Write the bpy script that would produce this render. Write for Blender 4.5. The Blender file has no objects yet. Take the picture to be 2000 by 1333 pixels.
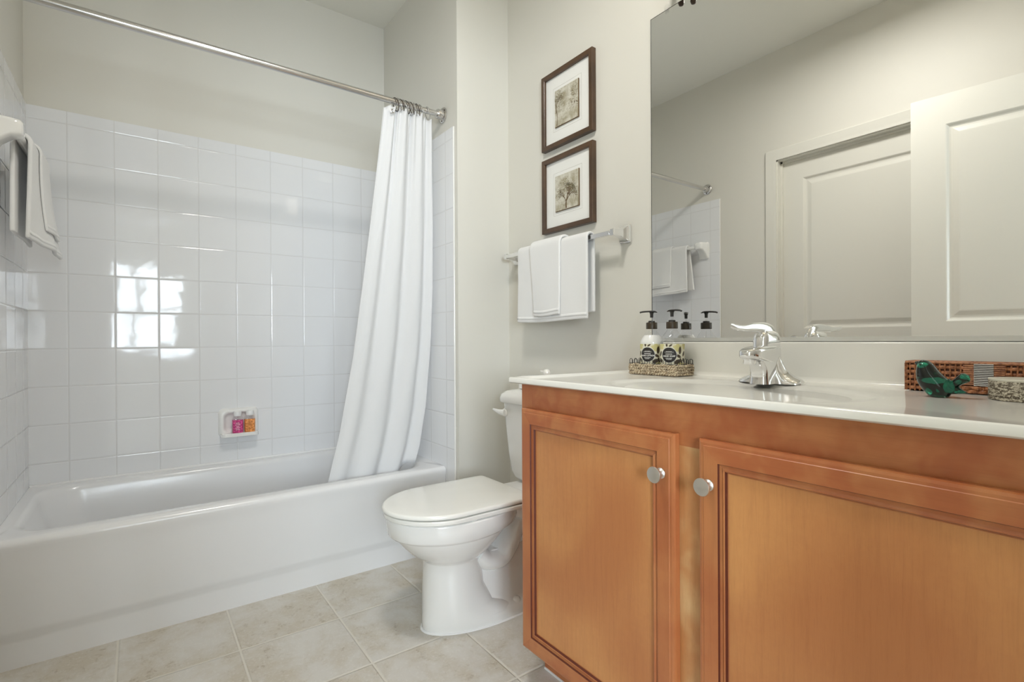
import bpy, bmesh, math, random
from mathutils import Vector, Matrix
from math import sin, cos, pi, radians, sqrt, atan2, exp
SC = bpy.context.scene
COL = SC.collection

# ------------------------------------------------------------ light levels and main colours
EXPOSURE = 0.29
P_WINDOW, P_ADDED_WINDOW, P_VANITY, P_ADDED_CEIL = 92, 155, 0.22, 13.5
WALL, CEILC, TRIMC = (.695, .680, .622), (.80, .79, .73), (.72, .71, .65)
TILEC, TUBC, MARBLE = (.79, .80, .815), (.77, .775, .785), (.80, .79, .74)
FLOORC = ((.585, .565, .525), (.50, .455, .375), (.33, .275, .20), (.68, .665, .635))
CABC = ((.42, .126, .043), (.52, .202, .072), (.25, .066, .022), (.50, .193, .067), (.67, .318, .112))
MIRROR_DEG, MIRROR_SIGN = 0.3, 1


# ------------------------------------------------------------ camera
YAW, PITCH, ROLL, FPX, EYE = 0.630848, -0.002793, -0.005464, 999.04, 0.95
cy_, sy_ = cos(YAW), sin(YAW)
_f = Vector((sy_, cy_, 0)); _r = Vector((cy_, -sy_, 0)); _u = Vector((0, 0, 1))
_F = _f * cos(PITCH) + _u * sin(PITCH); _U = _u * cos(PITCH) - _f * sin(PITCH)
_R = _r * cos(ROLL) + _U * sin(ROLL); _U2 = _U * cos(ROLL) - _r * sin(ROLL)
cam_d = bpy.data.cameras.new('camera'); cam = bpy.data.objects.new('camera', cam_d); COL.objects.link(cam)
cam.matrix_world = Matrix(((_R.x, _U2.x, -_F.x, 0), (_R.y, _U2.y, -_F.y, 0), (_R.z, _U2.z, -_F.z, EYE), (0, 0, 0, 1)))
cam_d.sensor_width = 36; cam_d.lens = FPX / 2000 * 36; cam_d.clip_start = 0.02; cam_d.clip_end = 60
SC.camera = cam

# ------------------------------------------------------------ world, lights, exposure
SC.view_settings.view_transform = 'Standard'; SC.view_settings.look = 'None'
SC.view_settings.gamma = 1; SC.view_settings.use_curve_mapping = False
SC.view_settings.exposure = EXPOSURE
SC.cycles.use_denoising = True
SC.cycles.max_bounces = 10; SC.cycles.diffuse_bounces = 6; SC.cycles.glossy_bounces = 5
SC.cycles.transmission_bounces = 8; SC.cycles.transparent_max_bounces = 12
SC.cycles.caustics_reflective = False; SC.cycles.caustics_refractive = False
SC.cycles.sample_clamp_indirect = 6
W_ = bpy.data.worlds.new('daylight'); SC.world = W_; W_.use_nodes = True
W_.node_tree.nodes['Background'].inputs[0].default_value = (0.80, 0.89, 1.0, 1)
W_.node_tree.nodes['Background'].inputs[1].default_value = 2.5
def lamp(name, kind, loc, power, color, size=0.1, size_y=None, rot=(0, 0, 0)):
    d = bpy.data.lights.new(name, kind); d.energy = power; d.color = color
    if kind == 'AREA':
        d.size = size
        if size_y: d.shape = 'RECTANGLE'; d.size_y = size_y
    else: d.shadow_soft_size = size
    o = bpy.data.objects.new(name, d); COL.objects.link(o); o.location = loc; o.rotation_euler = rot
    return o
DAY = (0.81, 0.885, 1.0)
# daylight pouring in from the bedroom window behind the doorway
lamp('window_daylight', 'AREA', (0.07, -2.62, 1.40), P_WINDOW, DAY, 1.0, 1.2, (radians(90), 0, 0))
lamp('added_window_fill', 'AREA', (-1.0, -2.62, 1.40), P_ADDED_WINDOW, DAY, 1.0, 1.2, (radians(90), 0, 0))  # added source at an invented second window, brightens the toilet side
VAN_Y = (0.22, 0.46, 0.70, 0.94)
for y in VAN_Y:                       # bulbs of the fixture over the mirror
    lamp('vanity_bulb_light', 'POINT', (1.27, y, 2.26), P_VANITY, (1.0, 0.945, 0.86), 0.045)
lamp('added_ceiling_fill', 'AREA', (0.42, 0.95, 2.60), P_ADDED_CEIL, (1.0, 0.97, 0.92), 0.26)  # added fill under the invented ceiling dome, out of view

# ------------------------------------------------------------ nodes / materials
def sock(nt, v, inp):
    if isinstance(v, bpy.types.NodeSocket): nt.links.new(v, inp)
    elif v is not None:
        if hasattr(inp.default_value, '__len__') and not hasattr(v, '__len__'): v = (v,) * len(inp.default_value)
        if hasattr(v, '__len__') and len(v) == 3 and len(inp.default_value) == 4: v = (*v, 1)
        inp.default_value = v
def nd(nt, typ, *ins, **kw):
    n = nt.nodes.new('ShaderNode' + typ)
    for k, v in kw.items():
        if k[0] == '_': sock(nt, v, n.inputs[k[1:].replace('_', ' ')])
        else: setattr(n, k, v)
    for i, v in enumerate(ins): sock(nt, v, n.inputs[i])
    return n
def M_(nt, op, a, b=None, c=None):
    return nd(nt, 'Math', a, b, c, operation=op).outputs[0]
def mixc(nt, f, a, b):
    n = nt.nodes.new('ShaderNodeMix'); n.data_type = 'RGBA'
    sock(nt, f, n.inputs[0]); sock(nt, a, n.inputs[6]); sock(nt, b, n.inputs[7]); return n.outputs[2]
def ramp(nt, f, lo, hi, a=0.0, b=1.0):
    n = nd(nt, 'MapRange', f, lo, hi, a, b); n.interpolation_type = 'SMOOTHSTEP'; return n.outputs[0]
def noise(nt, vec, scale, detail=3, rough=0.5, dist=0.0):
    return nd(nt, 'TexNoise', vec, noise_dimensions='3D', _Scale=scale, _Detail=detail, _Roughness=rough, _Distortion=dist).outputs[0]
def bump(nt, h, strength, dist=0.002, normal=None):
    n = nd(nt, 'Bump', _Strength=strength, _Distance=dist, _Height=h)
    if normal is not None: nt.links.new(normal, n.inputs['Normal'])
    return n.outputs[0]
def new_mat(name, color=(.8, .8, .8), rough=.5, metal=0.0, coat=0.0, spec=0.5):
    m = bpy.data.materials.new(name); m.use_nodes = True; nt = m.node_tree
    b = nt.nodes['Principled BSDF']
    b.inputs['Base Color'].default_value = (*color, 1); b.inputs['Roughness'].default_value = rough
    b.inputs['Metallic'].default_value = metal; b.inputs['Coat Weight'].default_value = coat
    b.inputs['Specular IOR Level'].default_value = spec; b.inputs['Coat Roughness'].default_value = 0.05
    return m, nt, b
def coords(nt, scale=None):
    o = nd(nt, 'TexCoord').outputs['Object']
    if scale: o = nd(nt, 'Mapping', o, _Scale=scale).outputs[0]
    return o
def srgb(r, g, b):
    f = lambda c: (c / 255 / 12.92) if c <= 10 else ((c / 255 + .055) / 1.055) ** 2.4
    return (f(r), f(g), f(b))

def paint(name, color, rough=.55, bs=.06):
    m, nt, b = new_mat(name, color, rough)
    sock(nt, bump(nt, noise(nt, coords(nt), 220, 2), bs, .001), b.inputs['Normal'])
    return m
def tile_mat(name, ax, o1, p1, o2, p2, tile, grout, gw, rough, tilt, mottled=False):
    m, nt, b = new_mat(name, tile, rough)
    pos = nd(nt, 'NewGeometry').outputs['Position']
    s = nd(nt, 'SeparateXYZ', pos)
    U = M_(nt, 'DIVIDE', M_(nt, 'SUBTRACT', s.outputs[ax[0]], o1), p1)
    V = M_(nt, 'DIVIDE', M_(nt, 'SUBTRACT', s.outputs[ax[1]], o2), p2)
    def edge(t, p):
        f = M_(nt, 'FRACT', t); return M_(nt, 'MULTIPLY', M_(nt, 'MINIMUM', f, M_(nt, 'SUBTRACT', 1.0, f)), p)
    d = M_(nt, 'MINIMUM', edge(U, p1), edge(V, p2))
    face = ramp(nt, d, gw * .5, gw * .5 + .0008)
    pillow = ramp(nt, d, gw * .4, gw * .5 + .004)
    cell = nd(nt, 'CombineXYZ', M_(nt, 'FLOOR', U), M_(nt, 'FLOOR', V), 3.7).outputs[0]
    wn = nd(nt, 'TexWhiteNoise', cell, noise_dimensions='3D')
    if mottled:
        off = nd(nt, 'VectorMath', pos, nd(nt, 'VectorMath', wn.outputs['Color'], (7, 7, 7), operation='MULTIPLY').outputs[0], operation='ADD').outputs[0]
        n1 = noise(nt, off, 7, 5, .65, .3); n2 = noise(nt, off, 34, 6, .75, .25); n3 = noise(nt, off, 130, 3, .6)
        c = mixc(nt, ramp(nt, n1, .35, .68), tile, mottled[0])
        c = mixc(nt, M_(nt, 'MULTIPLY', M_(nt, 'MULTIPLY', ramp(nt, n2, .52, .68), ramp(nt, n1, .42, .62)), .8), c, mottled[1])
        c = mixc(nt, M_(nt, 'MULTIPLY', ramp(nt, n3, .52, .70), .35), c, mottled[2])
        tilecol = c
    else:
        tilecol = tile
    sock(nt, mixc(nt, face, grout, tilecol), b.inputs['Base Color'])
    sock(nt, nd(nt, 'MapRange', face, 0.0, 1.0, .7, rough).outputs[0], b.inputs['Roughness'])
    rnd = nd(nt, 'VectorMath', nd(nt, 'VectorMath', wn.outputs['Color'], (.5, .5, .5), operation='SUBTRACT').outputs[0], (tilt,) * 3, operation='MULTIPLY').outputs[0]
    nrm = nd(nt, 'VectorMath', nd(nt, 'NewGeometry').outputs['Normal'], rnd, operation='ADD').outputs[0]
    nrm = nd(nt, 'VectorMath', nrm, operation='NORMALIZE').outputs[0]
    h = pillow
    if not mottled:
        h = M_(nt, 'ADD', pillow, M_(nt, 'MULTIPLY', noise(nt, pos, 16, 1), .55))
    else:
        h = M_(nt, 'ADD', pillow, M_(nt, 'MULTIPLY', n2, .35))
    sock(nt, bump(nt, h, .55 if not mottled else .7, .0012 if not mottled else .0022, nrm), b.inputs['Normal'])
    return m
def wood(name, c1, c2, dark, grain=(60, 60, 3), rough=.36, coat=.18, blotch=5.0):
    m, nt, b = new_mat(name, c1, rough, coat=coat)
    b.inputs['Coat Roughness'].default_value = .22
    co = coords(nt, grain); co1 = coords(nt)
    g = noise(nt, co, 1.6, 6, .65, .5); bl = noise(nt, co1, blotch, 2, .5, .4); fine = noise(nt, co, 9, 3, .7)
    c = mixc(nt, ramp(nt, M_(nt, 'ADD', M_(nt, 'MULTIPLY', bl, .92), M_(nt, 'MULTIPLY', noise(nt, co1, 70, 3, .6), .08)), .34, .66), c1, c2)
    c = mixc(nt, M_(nt, 'MULTIPLY', ramp(nt, g, .42, .75), .17), c, dark)
    c = mixc(nt, M_(nt, 'MULTIPLY', ramp(nt, fine, .5, .72), .10), c, dark)
    sock(nt, c, b.inputs['Base Color'])
    sock(nt, bump(nt, fine, .05, .001), b.inputs['Normal'])
    return m
def cloth(name, color, scale=900, bs=.5, dist=.0015, sheen=.3):
    m, nt, b = new_mat(name, color, .9, spec=.2)
    b.inputs['Sheen Weight'].default_value = sheen
    co = coords(nt)
    h = M_(nt, 'ADD', noise(nt, co, scale, 2), M_(nt, 'MULTIPLY', noise(nt, co, 40, 3), .6))
    sock(nt, bump(nt, h, bs, dist), b.inputs['Normal'])
    return m
def thin_glass(name, tint=(1, 1, 1), refl=1.0, ior=1.45):
    m = bpy.data.materials.new(name); m.use_nodes = True; nt = m.node_tree
    nt.nodes.remove(nt.nodes['Principled BSDF'])
    t = nd(nt, 'BsdfTransparent', tint); g = nd(nt, 'BsdfGlossy', (1, 1, 1), .02)
    f = M_(nt, 'MULTIPLY', nd(nt, 'Fresnel', ior).outputs[0], M_(nt, 'SUBTRACT', 1.0, nd(nt, 'NewGeometry').outputs['Backfacing']))
    mx = nd(nt, 'MixShader', M_(nt, 'MULTIPLY', f, refl), t.outputs[0], g.outputs[0])
    nt.links.new(mx.outputs[0], nt.nodes['Material Output'].inputs['Surface'])
    return m
def glow(name, color, strength):
    m, nt, b = new_mat(name, color, .4)
    b.inputs['Emission Color'].default_value = (*color, 1); b.inputs['Emission Strength'].default_value = strength
    return m

MAT = {}
MAT['wall'] = paint('wall_paint', WALL)
MAT['ceiling'] = paint('ceiling_paint', CEILC, .7)
MAT['trim'] = paint('trim_enamel', TRIMC, .32, .02)
TILE, GROUT = TILEC, (.66, .66, .66)
P0 = .1524
MAT['tile_back'] = tile_mat('glazed_tile_back', (0, 2), -.2302, P0, 1.8363, P0, TILE, GROUT, .0019, .055, .020)
MAT['tile_side'] = tile_mat('glazed_tile_side', (1, 2), 2.036 - 5 * P0, P0, 1.8363, P0, TILE, GROUT, .0019, .055, .020)
MAT['floor'] = tile_mat('stone_floor_tile', (0, 1), .2465, .304, 1.760, .304, FLOORC[0], (.63, .60, .535), .0048, .38, .004,
                        mottled=(FLOORC[1], FLOORC[2], FLOORC[3]))
MAT['carpet'] = cloth('bedroom_carpet', (.62, .59, .53), 500, .8, .004)
MAT['porcelain'] = new_mat('white_porcelain', (.83, .83, .81), .09, coat=.6)[0]
MAT['tub'] = new_mat('tub_enamel', TUBC, .22, coat=.15)[0]
MAT['seat'] = new_mat('toilet_seat_plastic', (.83, .83, .79), .16, coat=.3)[0]
MAT['cap'] = new_mat('caulk_bead', (.82, .82, .81), .5)[0]
MAT['chrome'] = new_mat('chrome', (.86, .86, .87), .06, 1.0)[0]
MAT['rod'] = new_mat('brushed_chrome', (.68, .67, .66), .2, 1.0)[0]
MAT['nickel'] = new_mat('satin_nickel', (.74, .71, .67), .27, 1.0)[0]
MAT['knob'] = new_mat('knob_satin_metal', (.78, .765, .74), .38, 1.0)[0]
MAT['bronze'] = new_mat('dark_bronze', (.07, .05, .04), .35, .8)[0]
MAT['mirror'] = new_mat('silvered_glass', (.93, .935, .925), .0, 1.0)[0]
MAT['mirror_edge'] = new_mat('mirror_edge', (.05, .05, .045), .2)[0]
MAT['clear'] = thin_glass('clear_plastic', (.97, .97, .97))
MAT['pane'] = thin_glass('window_pane', (.97, .985, .98), .7)
CAB = CABC
MAT['wood_v'] = wood('cabinet_maple_upright', CAB[0], CAB[1], CAB[2])
MAT['wood_h'] = wood('cabinet_maple_level', CAB[0], CAB[1], CAB[2], (60, 3, 60), blotch=16)
MAT['wood_panel'] = wood('cabinet_maple_panel', CAB[3], CAB[4], CAB[2], (70, 70, 4.0), blotch=2.3)
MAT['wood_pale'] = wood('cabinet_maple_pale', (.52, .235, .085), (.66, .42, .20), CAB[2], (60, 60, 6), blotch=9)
MAT['glaze'] = new_mat('dark_glaze_line', srgb(92, 40, 24), .5)[0]
MAT['marble'] = new_mat('cultured_marble', MARBLE, .12, spec=.36)[0]
MAT['terry'] = cloth('white_terry', (.80, .80, .79))
MAT['hem'] = cloth('towel_hem', (.84, .84, .83), 1500, .25, .0008)
MAT['curtain'] = cloth('curtain_cotton', (.80, .805, .81), 1400, .12, .0006, .1)
def _translucent(m, amt):
    nt = m.node_tree; b = nt.nodes['Principled BSDF']
    t = nd(nt, 'BsdfTranslucent', (.9, .9, .9)); mx = nd(nt, 'MixShader', amt, b.outputs[0], t.outputs[0])
    nt.links.new(mx.outputs[0], nt.nodes['Material Output'].inputs['Surface'])
_translucent(MAT['curtain'], .15)
MAT['frame'] = wood('walnut_frame', srgb(88, 64, 44), srgb(70, 50, 33), srgb(44, 30, 18), (30, 30, 30), .35, .1, 9)
MAT['mat'] = paint('mat_board', (.80, .80, .77), .7, .02)
MAT['black'] = new_mat('black_plastic', (.025, .022, .02), .28)[0]
MAT['brown_cap'] = new_mat('pump_collar', srgb(58, 46, 30), .35)[0]
MAT['wire'] = new_mat('black_wire', (.02, .02, .02), .4)[0]
MAT['cream'] = new_mat('label_cream', srgb(226, 222, 200), .5)[0]
MAT['yellow'] = new_mat('label_yellow', srgb(208, 200, 142), .5)[0]
MAT['leafdark'] = new_mat('label_leaf', srgb(70, 58, 44), .5)[0]
MAT['ink'] = new_mat('label_ink', srgb(38, 34, 32), .5)[0]
MAT['white_ink'] = new_mat('label_white', (.85, .85, .82), .5)[0]
MAT['lotion'] = new_mat('white_lotion', (.86, .86, .84), .4)[0]
MAT['glow'] = glow('frosted_shade', (1, .93, .8), 1.6)

# ------------------------------------------------------------ mesh helpers
class MB:
    def __init__(s): s.v = []; s.f = []; s.m = []
    def vert(s, p): s.v.append(tuple(p)); return len(s.v) - 1
    def face(s, idx, mi=0): s.f.append(tuple(idx)); s.m.append(mi)
    def box(s, a, b, mi=0):
        x0, y0, z0 = [min(p, q) for p, q in zip(a, b)]; x1, y1, z1 = [max(p, q) for p, q in zip(a, b)]
        n = len(s.v)
        s.v += [(x0, y0, z0), (x1, y0, z0), (x1, y1, z0), (x0, y1, z0), (x0, y0, z1), (x1, y0, z1), (x1, y1, z1), (x0, y1, z1)]
        for q in ((0, 3, 2, 1), (4, 5, 6, 7), (0, 1, 5, 4), (1, 2, 6, 5), (2, 3, 7, 6), (3, 0, 4, 7)): s.face([n + i for i in q], mi)
        return s
    def loft(s, rings, closed=True, cap0=True, cap1=True, mi=0, loop=False, mfun=None):
        k = len(rings[0]); base = []
        for r in rings: base.append(len(s.v)); s.v += [tuple(p) for p in r]
        nr = len(rings)
        for a in range(nr if loop else nr - 1):
            b0, b1 = base[a], base[(a + 1) % nr]
            for i in range(k if closed else k - 1):
                j = (i + 1) % k
                s.face((b0 + i, b0 + j, b1 + j, b1 + i), mfun(a, i) if mfun else mi)
        if closed and not loop:
            if cap0: s.face([base[0] + i for i in range(k)][::-1], mfun(0, -1) if mfun else mi)
            if cap1: s.face([base[-1] + i for i in range(k)], mfun(nr - 2, -1) if mfun else mi)
        return s
    def tube(s, pts, r, n=12, mi=0, loop=False, flat=None):
        pts = [Vector(p) for p in pts]; rings = []; N = len(pts); up = None
        for i, p in enumerate(pts):
            if loop: t = pts[(i + 1) % N] - pts[i - 1]
            else: t = pts[min(i + 1, N - 1)] - pts[max(i - 1, 0)]
            t.normalize()
            if up is None:
                up = Vector((0, 0, 1)) if abs(t.z) < .9 else Vector((0, 1, 0))
            a = (up - t * up.dot(t)).normalized(); up = a; b = t.cross(a)
            rr = r[i] if hasattr(r, '__len__') else r
            ra, rb = rr if hasattr(rr, '__len__') else (rr, rr)
            rings.append([p + a * cos(2 * pi * k / n) * ra + b * sin(2 * pi * k / n) * rb for k in range(n)])
        return s.loft(rings, True, not loop, not loop, mi, loop)
    def lathe(s, prof, c, n=32, axis=(0, 0, 1), mi=0, cap0=True, cap1=True, mfun=None):
        ax = Vector(axis).normalized(); c = Vector(c)
        a = Vector((1, 0, 0)) if abs(ax.x) < .9 else Vector((0, 1, 0)); a = (a - ax * a.dot(ax)).normalized(); b = ax.cross(a)
        return s.loft([[c + ax * h + (a * cos(2 * pi * k / n) + b * sin(2 * pi * k / n)) * max(r, 1e-5) for k in range(n)] for r, h in prof], True, cap0, cap1, mi, mfun=mfun)
    def grid(s, rows, mi=0): return s.loft(rows, False, mi=mi)
    def build(s, name, mats, parent=None, loc=None, smooth=40, bevel=0, solid=0, sub=0, merge=True, recalc=True, seg=2):
        org = Vector(parent['_o']) if parent is not None else Vector(loc or (0, 0, 0))
        me = bpy.data.meshes.new(name)
        me.from_pydata([tuple(Vector(p) - org) for p in s.v], [], s.f)
        mats = mats if isinstance(mats, (list, tuple)) else [mats]
        for m in mats: me.materials.append(MAT[m] if isinstance(m, str) else m)
        me.polygons.foreach_set('material_index', s.m)
        bm = bmesh.new(); bm.from_mesh(me)
        if merge: bmesh.ops.remove_doubles(bm, verts=bm.verts, dist=1e-6)
        if recalc: bmesh.ops.recalc_face_normals(bm, faces=bm.faces)
        bm.to_mesh(me); bm.free()
        me.polygons.foreach_set('use_smooth', [bool(smooth)] * len(me.polygons))
        if smooth and smooth < 180: me.set_sharp_from_angle(angle=radians(smooth))
        o = bpy.data.objects.new(name, me); COL.objects.link(o)
        o['_o'] = tuple(org)
        if parent is not None: o.parent = parent
        else: o.location = org
        if parent is not None and parent.type != 'EMPTY': o.location = (0, 0, 0)
        if solid:
            md = o.modifiers.new('thickness', 'SOLIDIFY'); md.thickness = solid; md.offset = 0
        if bevel:
            md = o.modifiers.new('edge', 'BEVEL'); md.width = bevel; md.segments = seg; md.limit_method = 'ANGLE'; md.angle_limit = radians(40)
        if sub:
            md = o.modifiers.new('smooth', 'SUBSURF'); md.levels = sub; md.render_levels = sub
        return o
def tag(o, label, cat, group=None):
    o['label'] = label; o['category'] = cat
    if group: o['group'] = group
    return o
def thing(name, loc, label, cat, group=None):
    o = bpy.data.objects.new(name, None); COL.objects.link(o); o.location = loc; o['_o'] = tuple(loc)
    o.empty_display_size = .05
    return tag(o, label, cat, group)
def struct(o): o['kind'] = 'structure'; return o
def sbox(name, a, b, mat, parent=None, bevel=0):
    o = MB().box(a, b).build(name, mat, parent, smooth=0 if not bevel else 40, bevel=bevel)
    return struct(o)
def lerp(a, b, t): return a + (b - a) * t
def interp(tab, x):
    if x <= tab[0][0]: return tab[0][1]
    for (a, p), (b, q) in zip(tab, tab[1:]):
        if x <= b: return lerp(p, q, (x - a) / (b - a))
    return tab[-1][1]
def catmull(pts, n=8):
    pts = [Vector(p) for p in pts]; out = []
    P = [2 * pts[0] - pts[1]] + pts + [2 * pts[-1] - pts[-2]]
    for i in range(1, len(P) - 2):
        for k in range(n):
            t = k / n; a, b, c, d = P[i - 1], P[i], P[i + 1], P[i + 2]
            out.append(.5 * ((2 * b) + (c - a) * t + (2 * a - 5 * b + 4 * c - d) * t * t + (3 * b - a - 3 * c + d) * t ** 3))
    out.append(pts[-1]); return out
def rrect(x0, x1, y0, y1, r, z, nc=8, ns=6):
    """rounded rectangle, same number of points every time"""
    out = []; r = max(r, 1e-4)
    cs = ((x1 - r, y1 - r, 0), (x0 + r, y1 - r, 90), (x0 + r, y0 + r, 180), (x1 - r, y0 + r, 270))
    for i, (cx, cy, a0) in enumerate(cs):
        for k in range(nc + 1):
            a = radians(a0 + 90 * k / nc); out.append((cx + r * cos(a), cy + r * sin(a), z))
        nx, ny, na = cs[(i + 1) % 4]; p = out[-1]; a = radians(na); q = (nx + r * cos(a), ny + r * sin(a))
        for k in range(1, ns): out.append((lerp(p[0], q[0], k / ns), lerp(p[1], q[1], k / ns), z))
    return out

# ------------------------------------------------------------ the setting
XL, XR, DB, W, YF, YS, ZC = -.351, 1.1195, 2.7465, 1.402, 1.940, -.10, 2.705
TT = .008                       # tile thickness
sbox('floor', (XL - .12, -.22, -.05), (W + .1, DB + .1, 0), 'floor')
sbox('wall_back', (XL - .12, DB + TT, -.05), (W + .1, DB + .12, ZC + .1), 'wall')
sbox('wall_partition', (XR + TT, YF, 0), (W + .1, DB + TT, ZC), 'wall')
sbox('wall_right', (W, -.22, -.05), (W + .1, YF, ZC + .1), 'wall')
DY0, DY1, DZ = .735, 1.592, 2.04     # closet doorway in the left wall
mb = MB(); X0, X1 = XL - TT - .12, XL - TT
mb.box((X0, -.22, 0), (X1, DY0, ZC)); mb.box((X0, DY1, 0), (X1, DB + TT, ZC)); mb.box((X0, DY0, DZ), (X1, DY1, ZC))
struct(mb.build('wall_left', 'wall', smooth=0))
ex0, ex1 = -.285, .545                # entrance the camera looks through
mb = MB(); mb.box((XL - TT, -.22, 0), (ex0, YS, ZC)); mb.box((ex1, -.22, 0), (W, YS, ZC)); mb.box((ex0, -.22, 2.05), (ex1, YS, ZC))
struct(mb.build('wall_front', 'wall', smooth=0))
sbox('ceiling', (XL - .12, -.22, ZC), (W + .1, DB + .1, ZC + .1), 'ceiling')
# tiled surround of the tub
ZT0, ZT1 = .382, 1.888
sbox('tile_wall_back', (XL, DB, ZT0), (XR, DB + TT, ZT1), 'tile_back')
sbox('tile_wall_left', (XL - TT, 1.967, .30), (XL, DB + TT, ZT1), 'tile_side')
mb = MB(); mb.box((XR, 1.967, .0), (XR + TT, DB + TT, ZT1))
struct(mb.build('tile_wall_right', 'tile_side', smooth=0))
# bull-nose edge trims on the tile
for nm, x in (('trim_1', XL), ('trim_2', XR)):
    mb = MB(); mb.tube([(x + (-TT / 2 if x < 0 else TT / 2), 1.966, .02), (x + (-TT / 2 if x < 0 else TT / 2), 1.966, ZT1)], TT * .52, 10)
    struct(mb.build(nm, 'porcelain'))
# baseboards
sbox('baseboard_right', (W - .012, 1.17, 0), (W, YF, .085), 'trim', bevel=.003)
sbox('baseboard_partition', (XR + TT + .002, YF - .012, 0), (W - .012, YF, .085), 'trim', bevel=.003)
sbox('baseboard_left', (XL - TT, 1.70, 0), (XL - TT + .012, 1.96, .085), 'trim', bevel=.003)

def panel_door(name, mapf, w, h, t, panels, mat='trim'):
    """flush rails and stiles round moulded raised panels; mapf(s, d, z) -> world, d = depth behind the face"""
    mb = MB()
    xs = sorted({0, w, panels[0][0], panels[0][1]})
    def bx(s0, s1, z0, z1):
        n = len(mb.v)
        for d in (0, t):
            for s_, z_ in ((s0, z0), (s1, z0), (s1, z1), (s0, z1)): mb.vert(mapf(s_, d, z_))
        for q in ((0, 1, 2, 3), (7, 6, 5, 4), (0, 4, 5, 1), (1, 5, 6, 2), (2, 6, 7, 3), (3, 7, 4, 0)): mb.face([n + i for i in q])
    p0, p1 = panels[0][0], panels[0][1]
    bx(0, p0, 0, h); bx(p1, w, 0, h)
    zz = [0] + [z for p in sorted(panels, key=lambda p: p[2]) for z in (p[2], p[3])] + [h]
    for i in range(0, len(zz), 2): bx(p0, p1, zz[i], zz[i + 1])
    for s0, s1, z0, z1 in panels:
        rings = []
        for ins, d in ((0, 0), (.004, .002), (.012, .0095), (.018, .011), (.026, .010), (.045, .0035), (.050, .003)):
            rings.append([mapf(s0 + ins, d, z0 + ins), mapf(s1 - ins, d, z0 + ins), mapf(s1 - ins, d, z1 - ins), mapf(s0 + ins, d, z1 - ins)])
        mb.loft(rings, True, False, True)
        n = len(mb.v)
        for s_, z_ in ((s0, z0), (s1, z0), (s1, z1), (s0, z1)): mb.vert(mapf(s_, t * .7, z_))
        mb.face((n + 3, n + 2, n + 1, n))
    return struct(mb.build(name, mat, smooth=0, merge=False))
def lever(parent, base, out, along, name='lever_handle'):
    """lever handle: rose, neck and a curved lever"""
    b, o, a = Vector(base), Vector(out), Vector(along)
    mb = MB(); mb.lathe([(.0, 0), (.030, 0), (.031, .004), (.027, .009), (.012, .011)], b, 24, o)
    mb.tube([b + o * .01, b + o * .045], .010, 14)
    pts = catmull([b + o * .048 - a * .012 + Vector((0, 0, .0)), b + o * .050 + a * .02 + Vector((0, 0, .004)), b + o * .052 + a * .05 + Vector((0, 0, .010)), b + o * .05 + a * .085 + Vector((0, 0, .002))], 6)
    mb.tube(pts, [(.014 - .006 * i / len(pts), .009) for i in range(len(pts))], 14)
    return mb.build(name, 'nickel', parent)
d1 = panel_door('door_1', lambda s, d, z: (XL - TT - .045 - d, DY1 - .012 - s, z + .012), DY1 - DY0 - .024, DZ - .02, .035,
                [(.125, .708, .20, .86), (.125, .708, .995, 1.895)])
d1['_o'] = (0, 0, 0)
lever(d1, (XL - TT - .045, DY1 - .085, .935), (1, 0, 0), (0, -1, 0))
# jamb and casing round that door
mb = MB()
for y0, y1 in ((DY0 - .0, DY0 + .012), (DY1 - .012, DY1)): mb.box((X0, y0, 0), (X1, y1, DZ))
mb.box((X0, DY0, DZ - .012), (X1, DY1, DZ))
for y0, y1 in ((DY0 + .012, DY0 + .024), (DY1 - .024, DY1 - .012)): mb.box((X1 - .045, y0, 0), (X1 - .032, y1, DZ - .012))
mb.box((X1 - .045, DY0 + .012, DZ - .024), (X1 - .032, DY1 - .012, DZ - .012))
struct(mb.build('trim_3', 'trim', smooth=0))
mb = MB(); prof = ((0, 0), (.0, .009), (.010, .011), (.022, .010), (.030, .013), (.050, .016), (.058, .018), (.062, .016), (.062, 0))
path = [(DY1 - .005, 0), (DY1 - .005, DZ - .005), (DY0 + .005, DZ - .005), (DY0 + .005, 0)]
rings = []
for i, (y, z) in enumerate(path):
    oy = 1 if i < 2 else -1; oz = 0 if i in (0, 3) else 1
    rings.append([(X1 + h, y + oy * w_, z + oz * w_) for w_, h in prof])
mb.loft(rings, True, True, True)
struct(mb.build('trim_4', 'trim', smooth=30))
# entrance door standing open at the left of the camera
hx, hy = -.236, .085
dv = Vector((-.1389 - hx, .8485 - hy, 0)); wd = dv.length; dv.normalize(); dn = Vector((-dv.y, dv.x, 0))
d2 = panel_door('door_2', lambda s, d, z: Vector((hx, hy, z + .012)) + dv * (wd - s) + dn * d, wd, 2.035, .035,
                [(.125, wd - .125, .20, .86), (.125, wd - .125, 1.01, 1.90)])
d2['_o'] = (0, 0, 0)
lever(d2, Vector((hx, hy, .925)) + dv * (wd - .065) + dn * .035, dn, -dv)
# entrance jamb and casing
mb = MB()
for x0, x1 in ((ex0, ex0 + .014), (ex1 - .014, ex1)): mb.box((x0, -.222, 0), (x1, YS + .002, 2.05))
mb.box((ex0, -.222, 2.036), (ex1, YS + .002, 2.05))
mb.box((ex1 - .004, YS, 0), (ex1 + .058, YS + .016, 2.10)); mb.box((ex0 - .058, YS, 0), (ex0 + .004, YS + .016, 2.10)); mb.box((ex0 - .058, YS, 2.046), (ex1 + .058, YS + .016, 2.10))
struct(mb.build('trim_5', 'trim', smooth=0))
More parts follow.
